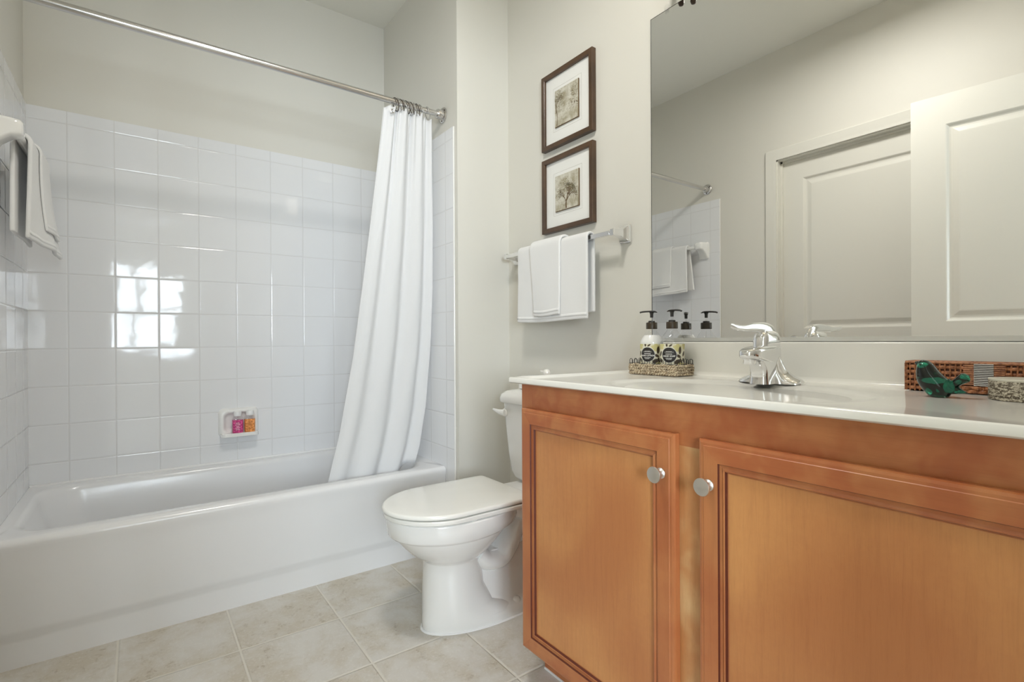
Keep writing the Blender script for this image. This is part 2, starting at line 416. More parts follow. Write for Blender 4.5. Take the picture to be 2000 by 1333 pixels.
# the bedroom the light comes from
BX0, BX1, BY0, BY1 = -2.0, 2.2, -2.5, -.22
sbox('floor_bedroom', (BX0, BY0, -.05), (BX1, BY1, -.002), 'carpet')
sbox('ceiling_bedroom', (BX0, BY0 - .1, ZC), (BX1, BY1, ZC + .1), 'ceiling')
sbox('wall_bedroom_left', (BX0 - .1, BY0, -.05), (BX0, BY1, ZC), 'wall')
def holed(name, u0, u1, hole, axis, c0, c1):
    a0, a1, z0, z1 = hole; mb = MB()
    for (p, q, r, s_) in ((u0, a0, -.05, ZC), (a1, u1, -.05, ZC), (a0, a1, -.05, z0), (a0, a1, z1, ZC)):
        if axis == 'x': mb.box((p, c0, r), (q, c1, s_))
        else: mb.box((c0, p, r), (c1, q, s_))
    struct(mb.build(name, 'wall', smooth=0))
WX0, WX1, WZ0, WZ1 = -.40, .54, .82, 1.92
VX0, VX1 = -1.50, -.53
mb = MB()
for x0, x1 in ((BX0, VX0), (VX1, WX0), (WX1, BX1)): mb.box((x0, BY0 - .1, -.05), (x1, BY0, ZC))
for x0, x1 in ((VX0, VX1), (WX0, WX1)): mb.box((x0, BY0 - .1, -.05), (x1, BY0, WZ0)); mb.box((x0, BY0 - .1, WZ1), (x1, BY0, ZC))
struct(mb.build('wall_bedroom_rear', 'wall', smooth=0))
sbox('wall_bedroom_right', (BX1, BY0, -.05), (BX1 + .1, BY1, ZC), 'wall')
sbox('wall_bedroom_front', (BX0, -.222, 0), (XL - .12, -.12, ZC), 'wall'); sbox('wall_bedroom_corner', (W + .1, -.222, 0), (BX1, -.12, ZC), 'wall')
def window(name, n, org, ua, va):
    """sash window: frame, centre mullion, meeting rail and panes; org corner, ua across, va up"""
    o, u, v = Vector(org), Vector(ua), Vector(va); w = u.length; h = v.length; u.normalize(); v.normalize(); nn = u.cross(v)
    def bx(m, s0, s1, t0, t1, d0, d1):
        k = len(m.v)
        for d in (d0, d1):
            for s_, t_ in ((s0, t0), (s1, t0), (s1, t1), (s0, t1)): m.vert(o + u * s_ + v * t_ + nn * d)
        for q in ((0, 1, 2, 3), (7, 6, 5, 4), (0, 4, 5, 1), (1, 5, 6, 2), (2, 6, 7, 3), (3, 7, 4, 0)): m.face([k + i for i in q])
    m = MB()
    for a in ((0, .05, 0, h), (w - .05, w, 0, h), (0, w, 0, .06), (0, w, h - .05, h), (w * .36 - .03, w * .36 + .03, 0, h), (0, w, h * .47, h * .47 + .04)): bx(m, *a, -.02, .04)
    f = struct(m.build(name, 'trim', smooth=0)); f['_o'] = (0, 0, 0)
    m = MB(); bx(m, .04, w - .04, .04, h - .04, .008, .012); p = m.build('pane', 'pane', f, smooth=0)
    return f
window('window_1', 1, (WX0, BY0 - .06, WZ0), (WX1 - WX0, 0, 0), (0, 0, WZ1 - WZ0))
window('window_added', 2, (VX0, BY0 - .06, WZ0), (VX1 - VX0, 0, 0), (0, 0, WZ1 - WZ0))  # added window, unseen, goes with the extra light for the toilet
def blind(x0, x1, y, z0, z1):
    t = thing('window_blind', ((x0 + x1) / 2, y, z0), 'white slatted blind hanging at the window of the room behind the doorway', 'blind')
    MB().box((x0, y - .02, z1 - .04), (x1, y + .02, z1)).build('headrail', 'trim', t)
    m = MB(); z = z0 + .03
    while z < z1 - .05:
        a = radians(24); c, s_ = cos(a) * .0125, sin(a) * .0125
        m.loft([[(x0 + .005, y - c, z - s_), (x0 + .005, y, z + .001), (x0 + .005, y + c, z + s_)], [(x1 - .005, y - c, z - s_), (x1 - .005, y, z + .001), (x1 - .005, y + c, z + s_)]], False)
        z += .024
    m.build('slats', 'trim', t, merge=False, recalc=False)
    MB().box((x0, y - .013, z0), (x1, y + .013, z0 + .018)).build('bottom_rail', 'trim', t)
blind(WX0 + .01, WX1 - .01, BY0 - .025, WZ0 + .02, WZ1 - .005)

# ------------------------------------------------------------ bathtub
def bathtub():
    o = Vector((.384, 2.4, 0)); e = .002
    x0, x1, yb = XL + .0005, XR - .0005, DB - .0005; yf = 2.040; zr = .378
    R = []
    def outer(z, y, r=.004): R.append(rrect(x0, x1, y, yb, r, z, 8, 10))
    for z_, d_ in ((0, .0135), (.072, .0140), (.082, .0130), (.100, .0065), (.112, .0050), (.310, .0045), (.332, .003), (.346, .001)): outer(z_, yf + d_)
    for k in range(0, 7):
        a = radians(90 * k / 6); outer(zr - .020 + .020 * sin(a), yf + .020 * (1 - cos(a)), .004)
    # inner opening
    def inner(dx0, dx1, dy0, dy1, r, z): R.append(rrect(x0 + dx0, x1 - dx1, yf + dy0, yb - dy1, r, z, 8, 10))
    inner(.030, .060, .058, .040, .10, zr - .0005)
    inner(.038, .070, .070, .050, .11, zr - .003)
    inner(.044, .078, .078, .056, .115, zr - .010)
    inner(.050, .083, .083, .061, .12, zr - .024)
    inner(.075, .100, .098, .0645, .12, zr - .12)
    inner(.120, .118, .112, .0705, .12, zr - .22)
    inner(.165, .135, .128, .085, .12, zr - .29)
    inner(.205, .160, .150, .118, .11, zr - .318)
    inner(.26, .20, .19, .15, .09, zr - .330)
    mb = MB(); mb.loft(R, True, False, True)
    t = thing('bathtub', (.384, 2.4, 0), 'white enamel alcove bathtub with plain apron, below the white tiled wall', 'bathtub')
    mb.build('tub_shell', 'tub', t, smooth=60)
    MB().lathe([(0, 0), (.03, 0), (.03, .003), (.0, .004)], (.93, 2.39, zr - .330), 20).build('drain', 'chrome', t)
    MB().box((x0, yb - .006, zr - .004), (x1, yb, zr + .007)).build('caulk_bead', 'cap', t, bevel=.002)
bathtub()

# ------------------------------------------------------------ shower rod, rings, curtain
RY, RZ, RR = 2.063, 1.972, .0138
t = thing('shower_curtain_rod', (.384, RY, RZ), 'brushed metal shower rod spanning the tub alcove', 'rod')
MB().tube([(XL - TT + .012, RY, RZ), (.30, RY, RZ)], RR, 24).build('rod_tube', 'rod', t)
MB().tube([(.29, RY, RZ), (XR + TT - .012, RY, RZ)], RR * .9, 24).build('rod_tube', 'rod', t)
for x, s_ in ((XL - TT, 1), (XR + TT, -1)):
    mb = MB(); mb.lathe([(.0, 0), (.034, 0), (.0345, .004), (.031, .008), (.023, .010), (.021, .016), (.022, .030), (.020, .034), (.0135, .035)], (x, RY, RZ), 28, (s_, 0, 0))
    f = mb.build('flange', 'rod', t)
    for a in (0, 120, 240):
        mb = MB(); mb.lathe([(.0, 0), (.0045, 0), (.004, .0025), (0, .003)], (x + s_ * .007, RY + .027 * sin(radians(a + 180)), RZ + .027 * cos(radians(a + 180))), 10, (s_, 0, 0))
        mb.build('screw', 'bronze', f)
ring_x = [.897, .909, .922, .934, .947, .961, .972, .985, .998, 1.012, 1.047]
def ring_mb(x, tilt, sk):
    m = MB(); pts = []
    for k in range(28):
        a = 2 * pi * k / 28; y = .0215 * sin(a); z = .0255 * cos(a)
        pts.append((x + tilt * z + sk * y, RY + y, RZ - .0105 + z))
    return m.tube(pts, .0017, 8, loop=True)
rnd = random.Random(4)
for i, x in enumerate(ring_x):
    last = i == len(ring_x) - 1
    o = ring_mb(x, -.35 if not last else -.25, rnd.uniform(-.15, .25)).build('curtain_ring', 'bronze' if i % 2 == 0 and not last else 'rod', loc=(x, RY, RZ))
    tag(o, 'thin metal curtain ring standing apart from the others, next to the rod end' if last else 'thin metal ring in the bunch holding the white shower curtain on the rod', 'ring', 'shower curtain rings')
CL = [(.30, .620), (.348, .632), (.554, .678), (.875, .731), (1.307, .780), (1.653, .816), (1.826, .833), (1.932, .842), (1.95, .846)]
CR = [(.30, 1.000), (.36, 1.021), (.464, 1.049), (.652, 1.075), (.913, 1.091), (1.196, 1.094), (1.497, 1.085), (1.791, 1.072), (1.95, 1.066)]
def curtain():
    NU, NV = 180, 60; rows = []; rr = random.Random(7)
    for j in range(NV + 1):
        v = j / NV; z0 = lerp(1.950, .285, v); row = []
        yb = 2.063 + (1.945 - z0) / 1.645 * .112
        for i in range(NU + 1):
            u = i / NU
            top = 1.9545 - .020 * max(0, 1 - u / .14) - .006 * (u > .14) * (1 - cos(2 * pi * 9 * u)) - .014 * max(0, (u - .78) / .22)
            q_ = min(1, max(0, (u - .70) / .20)); zbot = .285 + .100 * q_ * q_ * (3 - 2 * q_)
            z = lerp(top, zbot, v)
            x = lerp(interp(CL, z), interp(CR, z), u)
            ph = 2 * pi * (3.7 * u ** .95 + .16 * sin(4.1 * u + 1.6 * v) + .16 * v)
            f = sin(ph) + .30 * sin(1.9 * ph + .8 + 1.2 * v) * (1 - .55 * v)
            sharp = f * (1 - .12 * f * f) + .55 * sin(2 * pi * 9 * u) * exp(-7 * v)
            amp = lerp(.011, .014, v) * (.35 + .65 * min(1, u / .30)) * (1 if u < .88 else 1 - .5 * (u - .88) / .12)
            wr = .0013 * sin(31 * u + 7 * v) * sin(17 * v + 5 * u)
            xx = x + .5 * amp * cos(ph) * sin(pi * u)
            row.append((xx, yb + sharp * amp + wr, z))
        rows.append(row)
    t = thing('shower_curtain', (.95, 2.08, .285), 'white fabric shower curtain drawn to the right end of the rod', 'curtain')
    mb = MB(); mb.grid(rows); mb.build('curtain_fabric', 'curtain', t, smooth=180, recalc=False, solid=.0012)
    mb = MB(); a = Vector((.874, 2.0475, 1.921))
    mb.tube([a + Vector((.0075 * cos(2 * pi * k / 20), -.001, .0075 * sin(2 * pi * k / 20))) for k in range(20)], .0026, 8, loop=True)
    mb.build('grommet', 'rod', t)
curtain()

# ------------------------------------------------------------ towels over a bar
def drape(name, mat_, parent, ax, y0, y1, bar, rbar, zf, zb, t, face=-1, ynf=36, flare=0.0, seed=1, wob=.004, loc=None, hem=True, zf_tilt=0.0, slide=0.0, fl0=0.0, fl1=.01, bslide=0.0):
    """cloth over a bar running along Y at (bx, bz); face = side (sign of X) of the front drop"""
    bx, bz = bar; rr = random.Random(seed); a1, a2, a3 = [rr.uniform(0, 6.28) for _ in range(3)]
    nF, nB = 22, 20; r = rbar + t / 2
    prof = [('f', k / nF) for k in range(nF + 1)] + [('t', k / 10) for k in range(1, 10)] + [('b', k / nB) for k in range(nB + 1)]
    def wave(yy, d):      # folds depend on the place along the bar, so that layers nest
        return flare * d * d * min(1, max(0, (yy - fl0) / fl1)) + wob * d * sin(20 * yy + a1 + 1.5 * d) + wob * .5 * d * sin(47 * yy + a2)
    def front(w, z):
        d = (bz - z) / .3; yy = lerp(y0, y1, w)
        yy += slide * d * (w if slide < 0 else 1 - w); return bx + face * (r + wave(yy, d)), yy
    def zend(w): return zf + zf_tilt * (w - .5) + .003 * sin(5 * w + a1)
    rows = []
    for i in range(ynf + 1):
        w = i / ynf; row = []
        for kind, q in prof:
            if kind == 'f': z = lerp(zend(w), bz, q); x, yy = front(w, z)
            elif kind == 't':
                a = pi * q; yy = lerp(y0, y1, w); x = bx + face * r * cos(a); z = bz + r * sin(a) * 1.02
            else:
                z = lerp(bz, zb + .003 * sin(6 * w + a2), q); yy = lerp(y0, y1, w) + bslide * q * (1 - w)
                x = bx - face * (r - .35 * wob * q * sin(22 * yy + a3))
            row.append((x, yy, z))
        rows.append(row)
    mb = MB(); mb.grid(rows)
    o = mb.build(name, mat_, parent, loc=loc, smooth=180, recalc=False, solid=t)
    md = o.modifiers.new('edge', 'BEVEL'); md.width = t * .42; md.segments = 3; md.limit_method = 'ANGLE'; md.angle_limit = radians(60)
    if hem:   # woven border near the front end
        rows = []
        for i in range(ynf + 1):
            w = i / ynf; r_ = []
            for dz in (.012, .024):
                z = zend(w) + dz; x, yy = front(w, z); r_.append((x + face * (t / 2 + .0003), yy, z))
            rows.append(r_)
        mb = MB(); mb.grid(rows); mb.build('woven_border', 'hem', o, smooth=180, recalc=False, solid=.0008)
    return o
BXT, BZT = 1.338, 1.3215
t = thing('towel_bar', (1.39, 1.55, BZT), 'chrome towel bar with flared square posts below the two framed prints', 'towel bar')
MB().box((BXT - .008, 1.242, BZT - .008), (BXT + .008, 1.868, BZT + .008)).build('bar', 'chrome', t, bevel=.0012)
for y in (1.228, 1.866):
    rings = []
    for x, h in ((W - .0005, .031), (W - .006, .031), (W - .008, .028), (W - .012, .0265), (W - .018, .021), (W - .028, .0155), (W - .040, .0125), (W - .052, .0115), (BXT - .010, .0115), (BXT - .0115, .010)):
        rings.append([(x, y - h * .8, BZT - h), (x, y + h * .8, BZT - h), (x, y + h * .8, BZT + h), (x, y - h * .8, BZT + h)])
    mb = MB(); mb.loft(rings); mb.build('post', 'chrome', t, smooth=0, bevel=.0016)
t = drape('hand_towel', 'terry', None, 'y', 1.338, 1.757, (BXT, BZT), .0125, 1.022, 1.052, .011, -1, flare=.004, seed=3, wob=.0022, loc=(BXT, 1.55, 1.02))
tag(t, 'wide white hand towel over the chrome bar, the layer underneath', 'towel', 'white towels')
t = drape('washcloth', 'terry', None, 'y', 1.475, 1.660, (BXT, BZT), .0252, 1.044, 1.12, .010, -1, flare=.004, seed=3, wob=.0022, loc=(BXT, 1.56, 1.04), slide=-0.03)
tag(t, 'narrow folded white washcloth laid over the hand towel on the chrome bar', 'washcloth', 'white towels')

# ceramic towel bar on the left tiled wall
CX, CZ = -.288, 1.574
t = thing('ceramic_towel_bar', (XL, 2.35, CZ), 'white glazed ceramic towel bar on the left tiled wall of the tub', 'towel bar')
for y in (2.082, 2.62):
    rings = []
    for x, z0, z1, hy_ in ((XL + .0005, 1.496, 1.612, .038), (XL + .008, 1.496, 1.612, .038), (XL + .012, 1.502, 1.609, .034), (XL + .03, 1.532, 1.608, .030), (XL + .055, 1.552, 1.607, .028), (XL + .074, 1.556, 1.604, .026), (XL + .080, 1.561, 1.598, .020)):
        rings.append([(x, yy, zz) for yy, zz, _ in [(p[0], p[1], 0) for p in rrect(y - hy_, y + hy_, z0, z1, min(.012, hy_ * .5), 0, 5, 2)]])
    mb = MB(); mb.loft(rings); mb.build('post', 'porcelain', t, smooth=50)
MB().tube([(CX, 2.09, CZ), (CX, 2.61, CZ)], .0115, 18).build('bar', 'porcelain', t)
t = drape('hand_towel', 'terry', None, 'y', 2.165, 2.47, (CX, CZ), .014, 1.262, 1.288, .012, 1, flare=.040, seed=5, wob=.007, loc=(CX, 2.33, 1.25), zf_tilt=-.03, fl0=2.18, fl1=.26, bslide=-.035)
tag(t, 'rumpled white hand towel hanging from the ceramic bar in the tub alcove', 'towel', 'white towels')
t = drape('washcloth', 'terry', None, 'y', 2.285, 2.45, (CX, CZ), .0275, 1.315, 1.37, .008, 1, flare=.040, seed=5, wob=.007, loc=(CX, 2.38, 1.30), zf_tilt=-.015, fl0=2.18, fl1=.26)
tag(t, 'small white washcloth lying over the rumpled towel on the ceramic bar', 'washcloth', 'white towels')

# soap dish and two little bottles on the back tile
t = thing('soap_dish', (.384, DB, .50), 'white ceramic soap dish set in the back tiled wall, holding two little bottles', 'soap dish')
rings = []
for ins, d in ((-.004, 0), (0, .010), (.004, .018), (.010, .022), (.016, .021), (.022, .014), (.028, .003), (.034, .0012)):
    rings.append([(x, DB - d, z) for x, z, _ in rrect(.303 + ins, .467 - ins, .502 + ins, .628 - ins * .9, .022, 0, 6, 3)])
mb = MB(); mb.loft(rings); mb.build('dish', 'porcelain', t, smooth=60)
mb = MB(); mb.loft([rrect(.307, .463, DB - .060, DB - .001, .016, z_, 6, 3) for z_ in (.502, .507, .516, .519)])
mb.build('ledge', 'porcelain', t, smooth=50, bevel=.002)
def gel(name, x, colr, label, empty):
    t = thing(name, (x, DB - .039, .5192), label, 'bottle', 'little bath bottles')
    m, nt, b = new_mat(name + '_gel', colr, .15, coat=.6)
    co = coords(nt); sock(nt, mixc(nt, ramp(nt, noise(nt, co, 160, 2), .45, .6), colr, tuple(min(1, c * 1.7 + .04) for c in colr)), b.inputs['Base Color'])
    rg = lambda z, w, d: rrect(x - w, x + w, DB - .039 - d, DB - .039 + d, d * .8, z, 5, 2)
    mb = MB(); mb.loft([rg(.5192, .0215, .014), rg(.522, .0232, .0155), rg(.578, .0232, .0155), rg(.580, .0232, .0155)]); mb.build('gel_fill', m, t, smooth=50)
    mb = MB(); mb.loft([rg(.5794, .0236, .016), rg(.590, .0232, .0155), rg(.596, .018, .012), rg(.598, .0125, .0105)]); mb.build('shoulder', 'clear', t, smooth=50)
    MB().lathe([(0, 0), (.0165, 0), (.017, .002), (.017, .020), (.0155, .022), (0, .022)], (x, DB - .039, .5975), 20).build('cap', 'clearcap', t)
    mb = MB(); zz = .566
    for k, ww in enumerate((.010, .013, .008, .012, .010)): mb.box((x - ww, DB - .0551, zz - k * .0075), (x + ww * .6, DB - .0547, zz - k * .0075 - .0016))
    mb.build('print', MAT['white_ink'] if not empty else m2, t, smooth=0)
MAT['clearcap'] = new_mat('frosted_cap', (.80, .80, .79), .2)[0]
m2 = new_mat('orange_print', srgb(150, 84, 34), .5)[0]
gel('pink_bottle', .3755, srgb(178, 52, 112), 'little pink bottle in the soap dish, beside the orange one', False)
gel('orange_bottle', .4265, srgb(208, 130, 64), 'little orange bottle in the soap dish, beside the pink one', True)

# ------------------------------------------------------------ toilet (faces -X, tank on the right wall)
TY = 1.52
def egg(xf, xb, hw, z, split=.52, n=48, pw=2.0, pf=2.0, yc=TY):
    """outline with a long rounded front (-X) and a shorter back; pw squares the back"""
    xc = lerp(xb, xf, split); out = []
    for k in range(n):
        a = 2 * pi * k / n; c, s_ = cos(a), sin(a)
        if c < 0: x = xc - (xc - xf) * abs(c) ** (2 / pf); y = hw * (1 if s_ >= 0 else -1) * abs(s_) ** (2 / pf)
        else: x = xc + (xb - xc) * abs(c) ** (2 / pw); y = hw * (1 if s_ >= 0 else -1) * abs(s_) ** (2 / pw)
        out.append((x, yc + y, z))
    return out
def toilet():
    t = thing('toilet', (1.0, TY, 0), 'white two piece toilet with closed lid, between the tub and the wood vanity', 'toilet')
    mb = MB()
    # bowl, its ledge and the column it stands on, one skin
    R = [egg(.748, 1.13, .108, .0005, .35, pw=5), egg(.745, 1.13, .110, .008, .35, pw=5), egg(.747, 1.10, .106, .03, .45, pw=4), egg(.750, .985, .099, .07, .5, pw=3), egg(.752, .965, .093, .13), egg(.754, .958, .089, .19), egg(.753, .960, .089, .222),
         egg(.748, .966, .094, .230), egg(.738, .975, .104, .238), egg(.708, .995, .126, .258), egg(.684, 1.02, .143, .283), egg(.665, 1.04, .155, .305), egg(.654, 1.055, .160, .318),
         egg(.651, 1.06, .161, .322), egg(.640, 1.07, .168, .325), egg(.634, 1.09, .172, .332), egg(.631, 1.10, .175, .352), egg(.630, 1.10, .176, .380), egg(.6315, 1.10, .175, .384), egg(.635, 1.10, .172, .386)]
    mb.loft(R, True, True, True)
    mb.build('bowl', 'porcelain', t, smooth=70)
    # trapway and rear foot
    mb = MB()
    pts = catmull([(.92, TY, .225), (.965, TY, .190), (1.02, TY, .185), (1.06, TY, .225), (1.09, TY, .285), (1.13, TY, .325), (1.19, TY, .31), (1.215, TY, .22), (1.21, TY, .10)], 8)
    mb.tube(pts, [(.040, .084)] * len(pts), 28)
    mb.loft([rrect(.90, 1.235, TY - w, TY + w, min(.06, w * .8), z, 8, 6) for z, w in ((.0005, .106), (.022, .108), (.032, .1065), (.040, .100), (.046, .088), (.056, .076), (.09, .064), (.15, .052), (.22, .045))])
    pts2 = catmull([(1.005, TY, .03), (1.02, TY, .085), (1.06, TY, .118), (1.12, TY, .128), (1.20, TY, .12)], 7)
    mb.tube(pts2, [(.030, .086)] * len(pts2), 24)
    mb.build('trapway', 'porcelain', t, smooth=60)
    mb = MB()
    mb.loft([rrect(x0, 1.385, TY - w, TY + w, .04, z) for z, x0, w in ((.30, 1.10, .075), (.325, 1.06, .10), (.345, 1.04, .115), (.374, 1.03, .125), (.384, 1.035, .122))])
    mb.build('tank_shelf', 'porcelain', t, smooth=60)
    # seat and lid
    def slab(name, xf, xb, hw, z0, z1, r0, r1, mat, pw, sp):
        rings = []
        for k in range(5):
            a = radians(90 * k / 4); d = r0 * (1 - sin(a)); rings.append(egg(xf + d, xb - d, hw - d, z0 + r0 * (1 - cos(a)), sp, 80, pw, 1.92))
        for k in range(5):
            a = radians(90 * k / 4); d = r1 * (1 - cos(a)); rings.append(egg(xf + d, xb - d, hw - d, z1 - r1 + r1 * sin(a), sp, 80, pw, 1.92))
        rings.append(egg(xf + .05, xb - .03, hw - .04, z1 + .0022, sp, 80, pw, 1.92)); rings.append(egg(xf + .14, xb - .1, hw - .11, z1 + .004, sp, 80, pw, 1.92))
        mb = MB(); mb.loft(rings); return mb.build(name, mat, t, smooth=70)
    slab('seat', .6215, 1.080, .172, .3895, .4035, .003, .003, 'seat', 24, .60)
    slab('lid', .617, 1.086, .1705, .4078, .4208, .002, .0075, 'seat', 30, .60)
    MB().box((.83, TY - .168, .3858), (.85, TY - .150, .3918)).build('seat_bumper', 'seat', t, bevel=.002)
    for y in (TY - .07, TY + .07):
        mb = MB(); mb.tube([(1.082, y - .022, .405), (1.082, y + .022, .405)], .011, 14); mb.box((1.07, y - .02, .386), (1.094, y + .02, .402)); mb.build('hinge', 'seat', t)
    # tank
    mb = MB(); R = []
    def tk(x0, hw, z, r=.03): return rrect(x0, W - .012, TY - hw, TY + hw, r, z, 8, 5)
    for x0, hw, z in ((1.235, .120, .386), (1.222, .136, .391), (1.210, .147, .405), (1.200, .153, .43), (1.192, .158, .50), (1.184, .164, .60), (1.178, .168, .68), (1.177, .169, .698)): R.append(tk(x0, hw, z))
    mb.loft(R); mb.build('tank', 'porcelain', t, smooth=60)
    mb = MB(); R = []
    for x0, hw, z, r in ((1.176, .170, .700, .03), (1.166, .178, .7005, .034), (1.163, .181, .706, .035), (1.163, .181, .720, .035), (1.167, .177, .733, .036), (1.180, .164, .745, .038), (1.205, .14, .7515, .04), (1.24, .11, .753, .04)): R.append(rrect(x0, W - .006, TY - hw, TY + hw, r, z, 8, 5))
    mb.loft(R); mb.build('tank_lid', 'porcelain', t, smooth=60)
    # flush handle on the far front corner
    mb = MB(); b = Vector((1.181, TY + .142, .660))
    mb.lathe([(0, 0), (.016, 0), (.016, .005), (.010, .008), (.009, .016)], b, 18, (-1, 0, 0))
    pts = catmull([b + Vector((-.014, -.01, 0)), b + Vector((-.018, .012, .001)), b + Vector((-.020, .034, .004)), b + Vector((-.020, .058, .008))], 5)
    mb.tube(pts, [(.0135 - .0095 * i / len(pts), .007 - .003 * i / len(pts)) for i in range(len(pts))], 12)
    mb.build('flush_handle', 'porcelain', t)
    for y in (TY - .085, TY + .085):
        MB().lathe([(.0, .034), (.016, .0), (.0165, .006), (.014, .014), (.008, .019), (0, .020)][1:], (1.06, y, .034), 18).build('bolt_cap', 'porcelain', t)
    mb = MB(); R = [egg(.740, 1.135, .115, .0003, .35, pw=5), egg(.742, 1.134, .113, .003, .35, pw=5), egg(.746, 1.13, .109, .004, .35, pw=5)]
    mb.loft(R); mb.build('caulk_bead', 'cap', t)
toilet()
# on the tank: low white jar and a pearly bird ornament
mb = MB(); mb.lathe([(0, 0), (.048, 0), (.051, .003), (.052, .040), (.050, .046), (.044, .050), (.015, .053), (0, .0535)], (1.275, 1.615, .7535), 36)
t = mb.build('ceramic_jar', 'porcelain', loc=(1.275, 1.615, .7535)); tag(t, 'low round white jar on the toilet tank, mostly hidden by the vanity', 'jar')
MAT['pearl'] = new_mat('pearl_glaze', (.86, .84, .78), .08, .15, coat=1)[0]
def ornament():
    c = Vector((1.27, 1.512, .7535)); t = thing('bird_ornament', c, 'small pearly white bird ornament peeping up behind the countertop', 'ornament')
    mb = MB(); mb.lathe([(0, 0), (.014, 0), (.018, .008), (.020, .024), (.017, .042), (.012, .052), (.0135, .060), (.0155, .068), (.0135, .077), (.007, .082), (0, .083)], c, 28)
    mb.build('body', 'pearl', t)
    mb = MB(); mb.tube([c + Vector((-.004, .010, .071)), c + Vector((-.008, .022, .073)), c + Vector((-.010, .030, .076))], [.006, .0045, .001], 12); mb.build('beak', 'pearl', t)
ornament()

# ------------------------------------------------------------ vanity
CF, CY0, CY1, CZ0, CZ1 = .8636, .045, 1.1365, .100, .829
t = thing('vanity_cabinet', (1.13, .59, 0), 'honey brown wood vanity cabinet with two panelled doors, under the white countertop', 'cabinet')
VC = t
mb = MB()
mb.box((CF + .018, CY0, CZ0), (W - .001, CY0 + .016, CZ1)); mb.box((CF + .018, CY1 - .016, CZ0), (W - .001, CY1, CZ1)); mb.box((CF + .018, CY0 + .016, CZ0), (W - .001, CY1 - .016, CZ0 + .016))
mb.build('carcass', 'wood_v', t, smooth=0)
mb = MB()   # face frame: stiles, rails, mullion
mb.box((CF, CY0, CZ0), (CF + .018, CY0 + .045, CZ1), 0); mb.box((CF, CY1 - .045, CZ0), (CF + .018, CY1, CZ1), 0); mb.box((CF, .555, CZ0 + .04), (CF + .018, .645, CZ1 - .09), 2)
mb.box((CF, CY0 + .045, CZ1 - .09), (CF + .018, CY1 - .045, CZ1), 1); mb.box((CF, CY0 + .045, CZ0), (CF + .018, CY1 - .045, CZ0 + .04), 1)
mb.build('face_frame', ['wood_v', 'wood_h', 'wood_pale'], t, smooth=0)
mb = MB(); mb.box((CF + .078, CY0, 0), (CF + .09, CY1, CZ0)); mb.box((CF + .09, CY1 - .012, 0), (W - .002, CY1, CZ0)); mb.build('toe_kick', 'wood_h', t, smooth=0)
mb = MB(); mb.box((CF + .0755, CY0, 0), (CF + .078, CY1, .006)); mb.build('caulk_bead', 'cap', t, smooth=0)
def cab_door(y0, y1, z0, z1, ky):
    xb = CF - .001; T = .0185; mb = MB(); rings = []; kinds = []
    prof = [(0, 0, 'o'), (0, T - .006, 'o'), (.0018, T - .0025, 'o'), (.006, T - .0012, 'o'), (.0105, T - .0012, 'o'), (.0115, T, 's'), (.040, T, 's'), (.0415, T - .004, 'g'), (.0465, T - .0042, 'o'), (.050, T - .0022, 'o'), (.0525, T - .0028, 'o'), (.0545, T - .0085, 'g'), (.0565, T - .0088, 'p')]
    for ins, d, k in prof: rings.append([(xb - d, y1 - ins, z0 + ins), (xb - d, y0 + ins, z0 + ins), (xb - d, y0 + ins, z1 - ins), (xb - d, y1 - ins, z1 - ins)])
    def mf(a, i):
        if i == -1: return 2 if a > 3 else 0
        k = prof[a + 1][2]
        if k == 'g': return 3
        return 1 if i in (0, 2) else 0
    mb.loft(rings, True, True, True, mfun=mf)
    d = mb.build('door', ['wood_v', 'wood_h', 'wood_panel', 'glaze'], VC, smooth=0)
    d['_o'] = VC['_o']
    kz = .6805; x = xb - T
    mb = MB(); mb.lathe([(0, 0), (.0105, 0), (.0108, .002), (.008, .0045), (.0065, .010), (.0075, .0155), (.0125, .0185), (.0160, .0205), (.0165, .0225), (.0158, .0240), (.010, .0252), (0, .0256)], (x, ky, kz), 32, (-1, 0, 0))
    mb.build('knob', 'knob', d, smooth=50)
cab_door(.622, 1.1175, .110, .763, .652)
cab_door(.070, .5680, .110, .763, .546)

